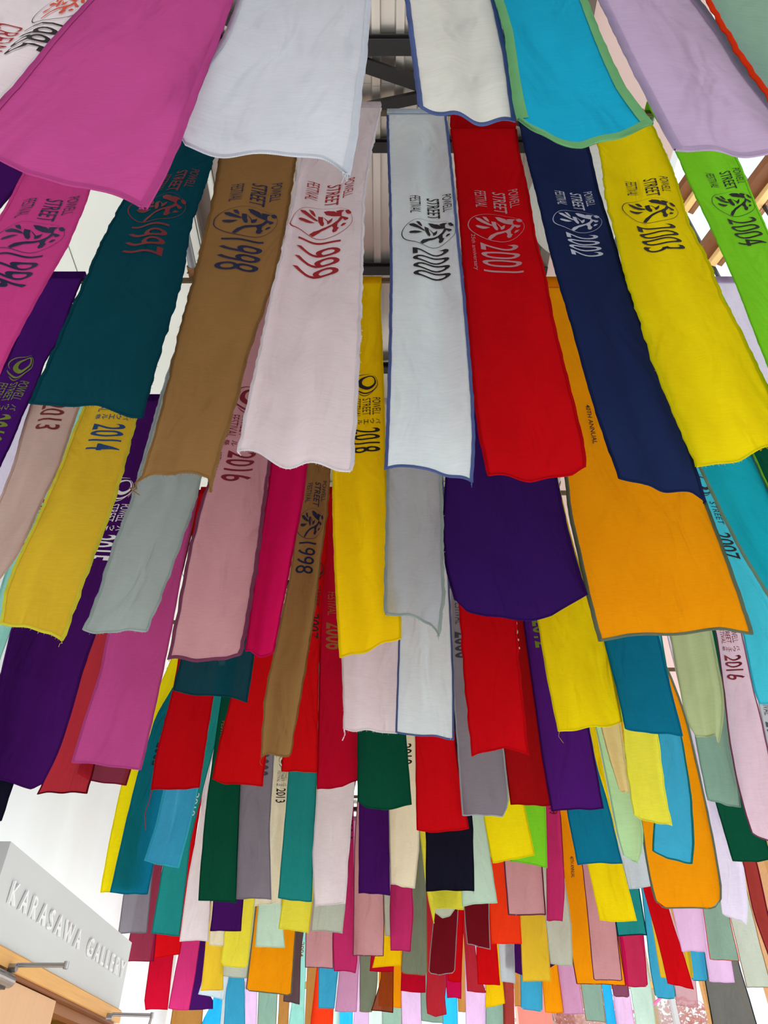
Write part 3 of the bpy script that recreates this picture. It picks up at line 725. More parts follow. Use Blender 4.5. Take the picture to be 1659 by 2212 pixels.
b(2,'lime green',[(1396,235),(1436,304),(1480,395),(1507,446),(1555,547),(1595,631),(1622,699),(1659,799),(1720,930)],[(1520,235),(1571,334),(1610,410),(1659,500),(1720,620),(1880,920)],pr=('A','2004',372,530,.25,.98,'ink black'),note='printed 2004, curling at the right edge',seed=17,yo=-.012,curl=.08)
# row 3
b(3,'purple',[(88,618),(60,680),(20,780),(-60,930),(-140,1060)],[(175,613),(152,667),(128,735),(98,782),(81,836),(51,897),(30,951),(0,1015),(-30,1075)],pr=('B','2012',775,965,.05,.85,'ink olive'),note='printed in olive, partly beside the left edge',seed=18,hem='deep purple')
b(3,'peach',[(145,700),(68,880),(51,937),(34,1005),(0,1086),(-70,1235)],[(240,700),(172,885),(152,941),(125,1022),(95,1079),(68,1140),(34,1208),(0,1246),(-10,1262)],pr=('B','2013',750,937,.2,.8,'ink maroon'),note='printed 2013',seed=19)
b(3,'mustard',[(250,700),(184,885),(159,941),(135,1005),(101,1079),(74,1140),(41,1204),(10,1275),(0,1345)],[(345,700),(297,900),(284,951),(270,1005),(250,1073),(230,1127),(203,1191),(176,1258),(155,1320),(133,1380)],[(30,1350),(70,1358),(105,1366)],pr=('B','2014',800,980,.25,.9,'ink blue'),frayed=True,hem='lemon',note='printed 2014 in blue, with a frayed edge',seed=20,thread=[('r',.03,.001,.01)],yo=-.01)
b(3,'grey-green',[(400,700),(345,880),(300,1035),(284,1093),(260,1147),(236,1208),(209,1292),(179,1359)],[(490,700),(460,900),(435,1025),(419,1086),(398,1140),(378,1197),(341,1295),(314,1358)],[(220,1364),(260,1365),(290,1362)],note='plain, narrowing to a frayed lower edge',seed=21,frayed=True,amp=1.3)
b(3,'dusty pink',[(553,605),(515,800),(469,1000),(435,1085),(425,1127),(408,1191),(388,1299),(372,1380),(363,1424)],[(640,605),(618,760),(600,900),(585,992),(570,1106),(558,1200),(540,1310),(527,1395),(518,1415)],[(400,1423),(450,1428),(490,1425)],hem='plum',hw=.014,pr=('B','2016',845,1040,.02,.75,'ink wine','40TH ANNUAL'),frayed=True,note='printed 2016 in dark red',seed=22,yo=-.01)
b(3,'crimson pink',[(640,760),(600,930),(587,992),(579,1056),(567,1127),(550,1241),(530,1405)],[(715,720),(666,998),(655,1089),(638,1181),(617,1299),(594,1420)],[(545,1412),(570,1420)],note='plain, with its lower corner rolled under',seed=23,curl=-.05)
b(3,'golden yellow',[(738,603),(733,800),(719,1005),(719,1106),(724,1241),(730,1350),(735,1422)],[(825,603),(821,650),(825,735),(829,857),(833,1008),(838,1140),(850,1260),(866,1335),(866,1380)],[(770,1415),(810,1400)],pr=('B','2018',815,978,.28,.94,'ink black'),note='printed 2018 in black',seed=24)
b(3,'grey',[(845,700),(836,1012),(835,1106),(832,1208),(830,1299),(832,1328)],[(932,700),(953,1022),(957,1106),(957,1224),(961,1292),(948,1379)],[(870,1334),(900,1338),(925,1352)],hem='grey-green',frayed=True,note='sheer, with pale blue edging and a drooping corner',seed=25,sheer=.08,thread=[('r',.02,.0015,0)],yo=-.012)
b(3,'indigo',[(1003,610),(985,850),(965,1025),(958,1140),(965,1224),(985,1295)],[(1150,610),(1180,900),(1202,1035),(1224,1147),(1245,1230),(1264,1291)],[(1009,1321),(1050,1336),(1110,1346),(1150,1344),(1190,1334),(1230,1310)],wide=True,pr=('B','2020',800,985,.03,.18,'ink silver'),note='double-width, with a rounded lower edge',seed=26,yo=.01)
b(3,'orange',[(1165,590),(1195,850),(1224,1027),(1231,1106),(1248,1187),(1271,1299),(1294,1391)],[(1345,590),(1430,820),(1524,1093),(1561,1191),(1597,1299),(1620,1377)],[(1350,1382),(1450,1376),(1550,1371)],wide=True,hem='olive grey',hw=.012,pr=('Y','40TH ANNUAL',880,962,.25,.29,'ink black'),note='double-width, with dark olive stitching all round',seed=27,yo=.03)
b(3,'turquoise',[(1400,700),(1450,860),(1511,1015),(1558,1123),(1599,1204),(1653,1295),(1715,1410)],[(1500,700),(1575,860),(1626,988),(1659,1062),(1720,1200),(1840,1400)],hem='sage grey',hw=.009,note='cut by the right edge, with green stitching',seed=28)
b(3,'dark green',[(1500,700),(1580,880),(1629,985),(1662,1060),(1830,1400)],[(1590,700),(1680,880),(1980,1400)],hem='lime green',hw=.004,note='of which only a corner shows at the right edge',seed=29,yo=-.01)
b(3,'lavender',[(1530,578),(1580,720),(1640,860),(1745,1080)],[(1630,578),(1720,720),(1930,1080)],pr=('B','2022',775,965,.3,.95,'ink grey'),sleeve='lilac',note='with a dark swirl, behind the lime green one',seed=30,yo=.01)
# row 4
b(4,'lavender',[(-5,875),(-60,1060),(-240,1560)],[(75,875),(40,1020),(-90,1560)],sleeve='lilac',note='of which a sliver shows beside the purple one',seed=31)
b(4,'aqua',[(115,875),(60,1100),(-90,1550)],[(193,880),(150,1010),(30,1345),(0,1420),(-20,1490)],pr=('B','2009',1060,1230,.3,.9,'ink red'),note='of which a sliver shows beside the mustard one',seed=32,yo=.01)
b(4,'deep purple',[(270,872),(190,1060),(110,1200),(27,1348),(0,1450),(-25,1560),(-60,1670)],[(352,870),(320,1020),(290,1120),(245,1240),(203,1369),(179,1436),(152,1537),(122,1629),(91,1693)],[(0,1686),(67,1703)],pr=('B','2015',1040,1215,.35,.9,'ink white'),note='with a rounded lower corner at the left edge',seed=33,amp=1.6,thread=None)
b(4,'midnight',[(20,1400),(-95,1770)],[(130,1300),(60,1600),(29,1696),(5,1775)],note='whose tip hangs at the left edge above the gallery sign',seed=34,yo=.02)
b(4,'magenta',[(385,870),(330,1080),(290,1200),(233,1365),(216,1453),(189,1537),(157,1649)],[(462,870),(430,1060),(398,1200),(371,1352),(351,1453),(327,1564),(305,1665)],[(200,1652),(250,1657)],note='with a pale edge, plain',seed=35,yo=-.01)
b(4,'dark teal',[(475,880),(430,1200),(392,1430),(376,1494)],[(572,880),(560,1200),(547,1419),(540,1470),(532,1517)],[(430,1502),(475,1505),(505,1510)],note='showing only its lower edge under the dusty pink one',seed=36,sheer=.05)
b(4,'brown',[(660,872),(675,950),(666,1001),(640,1140),(628,1234),(594,1402),(574,1487),(568,1560),(565,1638)],[(735,872),(722,950),(715,1005),(708,1110),(695,1200),(682,1318),(658,1487),(638,1605),(631,1645)],[(590,1634),(610,1638)],pr=('A','1998',1040,1240,.0,.9,'ink navy'),curl=-.06,frayed=True,thread=[('l',.05,.002,-.01)],note='printed 1998, narrow and rolled at the bottom',seed=37,yo=-.02)
b(4,'white',[(762,880),(745,1200),(739,1430),(742,1487),(744,1581)],[(838,880),(858,1200),(864,1382),(858,1588)],[(790,1583)],note='plain, with a twisted thread at its lower corner',seed=38,thread=[('l',.07,.005,.012)],amp=1.3,frayed=True)
b(4,'cool white',[(868,880),(863,1200),(862,1382),(855,1588)],[(945,880),(965,1150),(969,1251),(975,1369),(979,1470),(979,1602)],[(900,1594)],hem='denim blue',hw=.008,note='plain, with grey-blue stitching',seed=39,yo=-.014)
b(4,'red',[(958,880),(985,1200),(992,1311),(1002,1470),(1019,1639)],[(1045,880),(1095,1200),(1114,1345),(1119,1436),(1139,1635)],[(1060,1625),(1090,1621)],note='plain, frayed at the lower right corner',seed=40,frayed=True,yo=.01)
b(4,'yellow',[(1098,890),(1130,1150),(1161,1345),(1180,1470),(1204,1586)],[(1175,890),(1207,1049),(1228,1140),(1246,1207),(1268,1292),(1308,1402),(1325,1487),(1340,1565)],[(1260,1578),(1320,1571)],note='plain, hanging under the double orange one',seed=41,thread=[('l',.07,.001,-.02)])
b(4,'teal blue',[(1210,890),(1260,1150),(1305,1394),(1329,1487),(1349,1578)],[(1290,890),(1360,1180),(1420,1382),(1440,1470),(1473,1592)],[(1380,1584),(1430,1590)],note='plain, with dotted stitching',seed=42,yo=-.01)
b(4,'green tea',[(1310,890),(1390,1180),(1443,1379),(1457,1453),(1480,1561),(1500,1592)],[(1390,890),(1490,1200),(1539,1379),(1553,1453),(1563,1504),(1561,1565),(1553,1604)],[(1525,1593)],note='folded lengthwise, tapering to a tassel',amp=2.2,seed=43,thread=[('r',.03,.002,0)])
b(4,'light cyan',[(1400,890),(1480,1080),(1555,1250),(1605,1379),(1626,1487),(1640,1522)],[(1500,890),(1600,1150),(1700,1400),(1770,1540)],pr=('S','2007',1030,1212,.22,.75,'ink black'),note='printed 2007, beside the right edge',seed=44,yo=.01)
# row 5
b(5,'translucent red',[(305,1070),(203,1369),(176,1453),(149,1537),(115,1640),(81,1716)],[(375,1070),(300,1369),(225,1580),(199,1680),(189,1716)],hem='maroon',hw=.008,note='with a dark frayed hem, left of the magenta one',seed=45,sheer=.05,frayed=True)
b(5,'wine',[(370,1070),(250,1450),(169,1673)],[(440,1070),(350,1400),(282,1666),(273,1698)],[(192,1686),(243,1696)],note='whose tip shows under the magenta one',seed=46,sheer=.1,yo=.02)
b(5,'red',[(425,1062),(420,1200),(390,1400),(375,1487),(358,1554),(338,1639),(329,1710)],[(498,1062),(485,1350),(462,1504),(449,1588),(432,1706)],note='with a thread trailing from its lower left corner',seed=47,thread=[('l',.28,.003,-.02)])
b(5,'scarlet',[(535,1062),(525,1350),(500,1510),(476,1605),(461,1686)],[(605,1062),(598,1350),(578,1600),(567,1701)],[(490,1697),(530,1698)],note='between the green and the rolled brown ones',seed=48)
b(5,'scarlet',[(650,1062),(640,1350),(609,1669)],[(718,1062),(705,1220),(695,1300),(688,1436),(685,1671)],hw=.016,pr=('S','2007',1215,1380,.5,.98,'ink black'),note='printed 2007, beside the narrow brown one',seed=49,yo=-.01)
b(5,'crimson',[(722,1062),(695,1200),(692,1369),(690,1504),(686,1710)],[(792,1062),(785,1400),(773,1688)],[(740,1703)],pr=('F','2006',1280,1405,.1,.7,'ink gold'),note='with faint gold lettering',seed=50,yo=.01)
b(5,'dark green',[(795,1062),(780,1400),(773,1585),(774,1737)],[(862,1062),(870,1400),(876,1592),(888,1741)],[(790,1748),(830,1752)],note='below the two whites, plain',seed=51,yo=-.01)
b(5,'red',[(880,1062),(890,1400),(898,1595),(899,1706),(901,1794)],[(945,1062),(965,1400),(985,1640),(1012,1790)],[(930,1800),(980,1797)],note='below the cool white one, plain',seed=52,yo=.02)
b(5,'slate grey',[(955,1062),(965,1200),(974,1267),(980,1504),(990,1640),(999,1762)],[(1030,1062),(1060,1400),(1087,1622),(1100,1735),(1086,1764)],[(1040,1764)],hem='grey',hw=.007,pr=('F','2000',1298,1425,.02,.75,'ink grey'),note='printed 2000, with a clipped lower corner',seed=53)
b(5,'dark red',[(1043,1062),(1060,1400),(1087,1622),(1104,1738)],[(1106,1062),(1131,1345),(1150,1487),(1172,1639),(1190,1740)],pr=('F','2011',1270,1405,.35,.85,'ink white'),note='printed in white behind the red one',seed=54,yo=.01)
b(5,'purple',[(1112,1062),(1131,1345),(1150,1487),(1172,1639),(1193,1752)],[(1180,1062),(1225,1345),(1250,1480),(1271,1581),(1302,1747)],pr=('F','2012',1270,1402,.15,.7,'ink olive'),hem='deep purple',hw=.008,note='printed 2012 in olive',seed=55,yo=-.012)
b(5,'lemon',[(1268,1062),(1320,1400),(1344,1571),(1352,1660),(1369,1760)],[(1338,1062),(1395,1450),(1421,1592),(1437,1706),(1452,1782)],[(1400,1772),(1430,1780)],note='with its lower edge running to a point',seed=56,amp=1.4,frayed=True)
b(5,'sage grey',[(1400,1062),(1470,1400),(1502,1593),(1514,1656),(1530,1727)],[(1470,1062),(1560,1480),(1590,1640),(1602,1742)],note='between the double orange and the pale pink ones',seed=57)
b(5,'pale pink',[(1470,1062),(1548,1389),(1563,1504),(1572,1588),(1588,1673),(1609,1754),(1624,1800)],[(1538,1062),(1602,1379),(1626,1487),(1646,1554),(1670,1660),(1705,1830)],hem='plum',hw=.007,pr=('B','2016',1300,1470,.1,.8,'ink wine'),note='printed 2016, beside the right edge',seed=58,yo=-.012)
# row 6
b(6,'azure blue',[(422,1213),(375,1600),(354,1713),(338,1787),(314,1861)],[(482,1213),(450,1580),(429,1709),(412,1787),(387,1877)],[(350,1872)],hem='light cyan',note='sheer, below the red with the trailing thread',seed=59,amp=1.6,sheer=.08,yo=-.01)
b(6,'caramel',[(1220,1213),(1298,1575),(1315,1639),(1337,1706)],[(1275,1213),(1342,1571),(1361,1711)],note='showing its tip beside the lemon one',seed=60,yo=.02)
b(6,'yellow',[(985,1213),(1035,1650),(1046,1767),(1065,1863)],[(1050,1213),(1115,1650),(1133,1741),(1155,1846)],[(1110,1856)],note='between the slate grey and lime ones',seed=61)
b(6,'teal blue',[(1145,1213),(1215,1650),(1226,1753),(1249,1868)],[(1205,1213),(1288,1652),(1315,1740),(1344,1865)],note='under the purple one, with dotted stitching',seed=62,yo=-.012)
b(6,'azure blue',[(1335,1213),(1400,1500),(1423,1592),(1425,1700),(1413,1777),(1410,1838)],[(1400,1213),(1450,1500),(1473,1592),(1487,1673),(1494,1720),(1499,1821),(1494,1867)],[(1440,1855),(1470,1863)],hem='teal green',pr=('S','2005',1385,1535,.05,.55,'ink grey'),note='rounded, in front of the double orange one',seed=63,yo=-.012)
b(6,'dark green',[(1480,1213),(1530,1680),(1548,1736),(1582,1861)],[(1550,1213),(1620,1700),(1664,1858)],note='near the right edge, plain',seed=64,yo=.01)
b(6,'grey',[(1560,1213),(1640,1525),(1700,1800)],[(1630,1213),(1720,1525),(1800,1800)],pr=('F','2000',1500,1610,.02,.7,'ink grey'),note='of which a sliver shows at the right edge',seed=65,yo=.02)
# row 7
b(7,'yellow',[(400,1330),(368,1380),(263,1699),(240,1810),(219,1930)],[(440,1330),(330,1700),(300,1932)],note='behind the teal blue one beside the white wall',seed=66,yo=.03)
b(7,'teal blue',[(420,1330),(375,1460),(340,1540),(300,1669),(270,1797),(240,1929)],[(470,1330),(430,1380),(400,1500),(354,1713),(332,1871),(319,1932)],pr=('S','2005',1490,1655,.3,.95,'ink black'),note='printed 2005, beside the white wall',seed=67)
b(7,'dark green',[(500,1330),(479,1504),(456,1673),(446,1753),(432,1905),(430,1946)],[(553,1330),(535,1500),(520,1699),(513,1855),(510,1951)],note='long and plain, left of the slate grey one',seed=68,pr=('F','2008',1560,1680,.1,.6,'ink gold'))
b(7,'slate grey',[(555,1330),(540,1500),(521,1699),(511,1942)],[(612,1330),(600,1500),(589,1679),(582,1787),(585,1942)],pr=('F','2000',1570,1680,.1,.95,'ink grey'),note='printed 2000, right of the dark green one',seed=69,yo=-.01)
b(7,'teal green',[(648,1330),(624,1672),(618,1753),(601,1939)],[(700,1330),(685,1672),(677,1821),(673,1947)],note='left of the white one, plain',seed=70)
b(7,'white',[(702,1330),(685,1713),(675,1855),(680,1957)],[(775,1330),(766,1692),(752,1855),(746,1952)],note='creased, between the teal green and purple ones',seed=71,amp=1.6,frayed=True,yo=-.01)
b(7,'deep purple',[(782,1330),(776,1750),(775,1929)],[(835,1330),(839,1753),(842,1934)],note='plain, below the dark green one',seed=72,hem='purple')
b(7,'cream',[(838,1330),(840,1753),(844,1909)],[(885,1330),(898,1652),(906,1821),(896,1919)],pr=('F','2010',1555,1652,.4,.92,'ink black'),note='printed 2010',seed=73,yo=.01,amp=1.5)
b(7,'midnight',[(905,1330),(915,1600),(921,1800),(921,1925)],[(985,1330),(1005,1600),(1020,1767),(1024,1925)],note='wide and nearly black, below the red one',seed=74,frayed=True,thread=[('r',.02,.002,0)],yo=-.01)
b(7,'lime green',[(1060,1330),(1085,1500),(1104,1861)],[(1125,1330),(1165,1500),(1178,1741),(1181,1876)],[(1145,1866)],note='partly behind the yellow one',seed=75,yo=.01)
b(7,'pistachio',[(1180,1330),(1288,1578),(1315,1706),(1332,1804),(1345,1850)],[(1250,1330),(1370,1700),(1388,1794),(1389,1827),(1376,1868)],note='folded at the lower end, right of a teal blue one',seed=76,amp=1.2,yo=-.005)
b(8,'pale blue grey',[(1240,1330),(1330,1820),(1344,1868),(1357,1922)],[(1300,1330),(1370,1740),(1388,1821),(1406,1915)],note='behind the pistachio one',seed=77,yo=.01)
b(7,'orange',[(1240,1330),(1340,1600),(1384,1767),(1393,1841),(1405,1910),(1420,1965)],[(1400,1330),(1457,1457),(1487,1568),(1524,1740),(1538,1811),(1555,1922),(1553,1965)],hem='olive grey',hw=.010,rnd=.16,wide=True,note='double-width, with rounded lower corners',seed=78)
b(7,'lavender',[(1430,1330),(1507,1652),(1530,1790),(1541,1870),(1556,1976)],[(1490,1330),(1548,1733),(1565,1787),(1605,1871),(1615,1956),(1612,1999)],[(1590,1990)],note='right of the double orange one, with a slanting tip',seed=79,amp=1.5,yo=.01)
# row 8
b(8,'slate grey',[(330,1650),(267,1935),(255,2017)],[(385,1650),(331,1875),(324,1946),(317,2015)],note='just right of the gallery sign',seed=80,sheer=.1)
b(8,'teal green',[(460,1450),(410,1650),(351,1878),(327,2015)],[(505,1450),(430,1740),(412,1814),(400,1920),(387,2022)],pr=('Y','2010',1715,1764,.68,.9,'ink white'),note='left of the long white one',seed=81,yo=.01)
b(8,'deep purple',[(480,1700),(461,1949),(454,2010)],[(545,1700),(525,1946),(520,2011)],note='short tip under the long dark green one',seed=82)
b(8,'cream',[(612,1427),(584,1740),(548,1957)],[(660,1427),(640,1600),(623,1672),(612,1850),(606,1950)],pr=('B','2013',1635,1735,.25,.95,'ink black'),note='printed 2013',seed=83,yo=-.01)
b(8,'lemon',[(625,1800),(611,1942),(602,2006)],[(685,1800),(675,1949),(666,2015)],note='short tip under the teal green one',seed=84,yo=.01)
b(8,'pale sage',[(690,1800),(677,1956),(672,2011)],[(752,1800),(746,1952),(739,2017)],note='short tip under the creased white one',seed=85)
b(8,'lemon',[(900,1700),(908,1800),(922,1925),(937,1995)],[(970,1700),(999,1927),(1001,1966)],[(945,1964),(960,1962)],note='behind the wide midnight one, left corner dangling',seed=86)
b(8,'pale sage',[(930,1800),(938,1972)],[(980,1800),(986,1960)],[(955,1984),(972,1980)],note='small, behind the dangling lemon one',seed=87,yo=.03)
b(8,'mint',[(980,1427),(990,1700),(999,1959)],[(1030,1427),(1046,1767),(1073,1952)],note='right of the wide midnight one',seed=88,yo=-.01)
b(8,'dusty pink',[(1080,1700),(1088,1861),(1097,1979)],[(1160,1700),(1170,1868),(1178,1978)],hem='plum',note='left of the raspberry one',seed=89)
b(8,'raspberry',[(1125,1427),(1178,1741),(1180,1990)],[(1180,1427),(1209,1750),(1220,1922),(1214,1991)],note='printed, left of the tall orange one',seed=90,yo=-.01,amp=1.5,pr=('B','2019',1640,1760,.2,.85,'ink wine'))
b(8,'yellow',[(1240,1700),(1269,1870),(1295,1990)],[(1310,1700),(1342,1868),(1374,1990)],note='right of the long dusty pink one',seed=91)
b(8,'brick',[(1570,1750),(1602,1861),(1626,1973),(1665,2080)],[(1600,1750),(1635,1868),(1662,1990),(1700,2080)],hem='wine',note='slim, at the right edge',seed=92)
# row 9
b(9,'wine',[(310,1880),(280,2020),(268,2076)],[(358,1850),(349,1878),(332,2077)],note='beside the end of the gallery sign',seed=93,sheer=.1)
b(9,'white',[(470,1509),(450,1620),(429,1787),(408,1888),(388,2033)],[(498,1509),(456,1652),(446,1753),(455,1900),(449,2033)],note='long, between the teal green and dark green ones',seed=94,yo=-.012)
b(9,'cream',[(458,1900),(451,2040)],[(488,1900),(483,2042)],note='small tip under the deep purple one',seed=95)
b(9,'mint',[(572,1800),(558,1959),(552,2045)],[(618,1800),(606,1952),(615,2047)],note='left of the short lemon tip',seed=96)
b(9,'raspberry',[(775,1509),(756,1814),(746,1949),(719,2017),(722,2099)],[(790,1509),(764,1709),(764,1922),(773,2067),(768,2103)],pr=('F','2011',1690,1812,.1,.8,'ink navy'),note='long and thin, left of the dusty pink one',seed=97,yo=.01)
b(9,'dusty pink',[(775,1690),(766,1821),(763,2066)],[(832,1700),(828,1936),(830,2000),(828,2067)],hem='plum',hw=.006,note='below the deep purple one',seed=98,yo=-.01)
b(9,'pale sage',[(826,1850),(832,2022)],[(856,1850),(850,2025)],note='sliver left of the crimson pink one',seed=99,yo=.03)
b(9,'raspberry',[(840,1800),(844,1912),(842,1965),(844,2054)],[(885,1800),(890,1919),(893,1973),(886,2057)],note='below the cream one printed 2010',seed=100)
b(9,'maroon',[(998,1850),(1002,1963),(1009,2040)],[(1050,1850),(1055,1956),(1058,2052)],hem='grey',hw=.006,note='with pale stitching, under the mint one',seed=101,frayed=True)
b(9,'orange-red',[(1062,1800),(1056,1966),(1061,2040)],[(1108,1800),(1120,1960),(1126,2040)],note='behind the dusty pink one',seed=102,yo=.01)
b(9,'teal green',[(1310,1850),(1329,1993),(1334,2023)],[(1370,1850),(1381,1922),(1398,2020)],hem='dark teal',note='short, right of the yellow one',seed=103)
b(9,'light lilac',[(1430,1850),(1457,1983),(1474,2055)],[(1500,1850),(1519,1983),(1528,2057)],note='short, under the double orange one',seed=104)
b(9,'sage grey',[(1500,1850),(1521,1983),(1534,2072)],[(1555,1850),(1578,1990),(1597,2076)],hem='orange-red',hw=.004,note='edged in orange, under the lavender one',seed=105,yo=.01)
# row 10
b(10,'red',[(345,1950),(337,2015),(333,2072)],[(400,1950),(392,2035),(388,2062)],note='above the crimson one near the door',seed=106)
b(10,'lemon',[(530,1800),(500,1960),(486,2013),(478,2087)],[(565,1800),(549,1956),(540,2040),(535,2093)],rnd=.15,note='with rounded corners',seed=107,yo=-.01)
b(10,'dusty pink',[(668,1950),(661,2015),(660,2091)],[(725,1950),(719,2017),(720,2094)],hem='plum',hw=.006,note='left of the long thin raspberry one',seed=108)
b(10,'golden yellow',[(830,1900),(812,2060),(805,2091)],[(868,1900),(866,2086)],note='behind the raspberry one below the cream',seed=109)
b(10,'maroon',[(950,1850),(938,1975),(930,2050),(926,2103)],[(995,1850),(989,1969),(985,2040),(982,2101)],[(950,2106)],hem='grey',hw=.006,rnd=.1,note='with pale grey stitching',seed=110,yo=-.01)
b(10,'pale sage',[(1165,1900),(1180,1993),(1190,2081)],[(1210,1850),(1227,1949),(1234,2000),(1237,2086)],note='left of the tall orange one',seed=111)
b(10,'dusty pink',[(1230,1750),(1258,1871),(1271,1990),(1283,2118)],[(1290,1750),(1315,1900),(1330,1993),(1344,2120)],hem='plum',hw=.007,rnd=.05,note='in front of the tall orange one',seed=112)
b(10,'crimson pink',[(1325,1950),(1339,2023),(1352,2130)],[(1375,1920),(1391,2023),(1399,2131)],rnd=.1,note='at the right of the tall orange one',seed=113,yo=-.01,sheer=.1)
b(10,'red',[(1370,1800),(1389,1919),(1423,2040),(1442,2125)],[(1415,1850),(1450,1983),(1474,2057),(1497,2138)],[(1465,2130)],note='slanting, right of the azure blue one',seed=114)
# row 11
b(11,'mustard',[(460,1950),(446,2033),(435,2141)],[(495,1950),(483,2010),(483,2140)],note='left of the rounded lemon one',seed=115)
b(11,'pale sage',[(485,1990),(479,2091),(479,2109)],[(553,1990),(547,2023),(533,2114)],note='showing below the rounded lemon one',seed=116,yo=.02)
b(11,'orange',[(560,1900),(543,2050),(532,2141)],[(660,1800),(645,1950),(639,2013),(629,2152)],hem='olive grey',rnd=.05,wide=True,note='double-width, left of the centre',seed=117,yo=-.01)
b(11,'crimson',[(808,1990),(799,2098)],[(852,1990),(850,2099)],note='showing below the golden yellow one',seed=118)
b(11,'olive grey',[(905,1650),(889,1922),(870,2050),(866,2102)],[(910,1650),(915,1800),(921,1929),(923,2107)],hem='tan',hw=.005,rnd=.1,note='long, left of the stitched maroon one',seed=119,yo=-.01)
b(11,'red',[(960,1950),(968,2118)],[(1003,1950),(996,2121)],note='behind the stitched maroon one',seed=120)
b(11,'scarlet',[(1025,1960),(1029,2040),(1033,2126)],[(1068,1960),(1073,2040),(1080,2128)],note='below the orange-red one',seed=121)
b(11,'mustard',[(1115,1900),(1124,1979),(1129,2120)],[(1165,1900),(1180,1979),(1190,2120)],note='below the orange-red one, plain',seed=122,yo=-.01)
b(11,'orange',[(1170,1640),(1210,1753),(1220,1922),(1234,2057),(1246,2126)],[(1270,1640),(1310,1850),(1350,2130)],hem='rust',hw=.006,pr=('Y','40TH ANNUAL',1850,1896,.16,.24,'ink black'),wide=True,note='tall double-width one behind the dusty pink one',seed=123)
b(11,'mustard',[(1375,1850),(1401,1949),(1426,2111)],[(1400,1850),(1418,1949),(1445,2114)],note='sliver left of the slanting red one',seed=124)
b(11,'mustard',[(1455,1990),(1477,2060),(1482,2112)],[(1475,1990),(1490,2060),(1496,2112)],note='sliver right of the slanting red one',seed=125)
b(11,'azure blue',[(1470,1980),(1484,2060),(1494,2119)],[(1510,1980),(1521,2060),(1528,2119)],hem='teal green',hw=.006,rnd=.15,note='right of the slanting red one',seed=126,yo=.02)
b(11,'light lilac',[(1505,1980),(1521,2057),(1531,2121)],[(1560,1980),(1577,2077),(1585,2123)],note='below the sage one edged in orange',seed=127)
b(11,'pale sage',[(1550,1850),(1578,1990),(1599,2084),(1612,2134)],[(1585,1800),(1609,1915),(1639,2040),(1665,2134)],hem='tan',hw=.005,note='long, at the right edge',seed=128,yo=-.01)
# row 12
b(12,'crimson',[(335,2010),(324,2079),(311,2175),(315,2182)],[(385,2010),(375,2067),(363,2182)],note='lowest at the left, above the door closer arm',seed=129)
b(12,'raspberry',[(405,1980),(392,2037),(378,2108),(365,2179)],[(440,1980),(432,2037),(422,2108),(408,2182)],note='between the crimson and purple ones at lower left',seed=130,yo=-.01)
b(12,'pale blue grey',[(455,2000),(436,2130),(429,2148)],[(505,2000),(494,2112),(483,2160)],note='showing below the mustard one',seed=131)
b(12,'dark taupe',[(628,1980),(612,2163)],[(660,1980),(650,2060),(647,2170)],note='behind the double orange one',seed=132)
b(12,'crimson',[(872,1990),(866,2140)],[(916,1990),(919,2144)],note='showing below the long olive grey one',seed=133)
b(12,'crimson pink',[(960,2050),(966,2156)],[(998,2050),(996,2158)],note='small tip right of the translucent red one',seed=134)
b(12,'translucent red',[(998,1980),(1004,2047),(1009,2141)],[(1022,1980),(1026,2047),(1036,2110),(1050,2145)],note='sheer, left of the scarlet one',seed=135,sheer=.2)
b(12,'pale blue grey',[(1072,1960),(1077,2040),(1082,2121)],[(1108,1960),(1112,2125)],note='right of the scarlet one',seed=136)
b(12,'deep purple',[(1090,1990),(1093,2092)],[(1210,1990),(1202,2082)],[(1126,2106),(1160,2108)],wide=True,note='double-width, behind the mustard one',seed=137,yo=.02)
b(12,'plum',[(1310,2060),(1320,2132),(1326,2154)],[(1350,2060),(1358,2155)],rnd=.1,note='small tip below the tall orange one',seed=138,sheer=.1)
b(12,'azure blue',[(1370,1850),(1386,1922),(1403,2091),(1415,2155)],[(1412,1850),(1432,1950),(1450,2091),(1460,2157)],hem='teal green',hw=.007,rnd=.14,note='left of the slanting red one',seed=139,yo=.01)
# row 13
b(13,'deep purple',[(430,2000),(420,2100),(408,2182)],[(448,2000),(444,2033),(440,2130),(461,2158),(459,2179)],note='right of the lower raspberry one',seed=140)
b(13,'azure blue',[(698,2030),(688,2094),(688,2178)],[(735,2030),(730,2096),(722,2179)],note='right of the orange-red one at the bottom',seed=141)
b(13,'mauve',[(740,2030),(733,2102),(724,2185)],[(780,2030),(774,2100),(770,2186)],note='below the long thin raspberry one',seed=142,yo=-.01)
b(13,'olive grey',[(778,2020),(777,2185)],[(812,2020),(816,2110),(812,2150),(803,2186)],hem='tan',hw=.005,note='left of the rust one',seed=143)
b(13,'rust',[(826,2060),(822,2120),(810,2160),(802,2183)],[(852,2060),(850,2100),(849,2188)],note='sheer, slanting at its left edge',seed=144,sheer=.1,yo=-.01,hem='maroon')
b(13,'translucent red',[(920,2060),(923,2108),(920,2158),(923,2190)],[(972,2060),(967,2114),(960,2150),(964,2192)],[(940,2197)],note='sheer, with a rounded tip at the bottom centre',seed=145,sheer=.15)
b(13,'golden yellow',[(1048,2060),(1050,2128),(1048,2177)],[(1080,2060),(1085,2118),(1090,2168)],note='below the scarlet one',seed=146)
b(13,'azure blue',[(1120,2030),(1124,2102),(1125,2181)],[(1162,2030),(1170,2123),(1171,2187)],rnd=.12,note='below the mustard one',seed=147)
b(13,'orange',[(1165,2030),(1171,2122),(1178,2187)],[(1195,2030),(1208,2123),(1217,2187)],note='narrow, below the deep purple double one',seed=148)
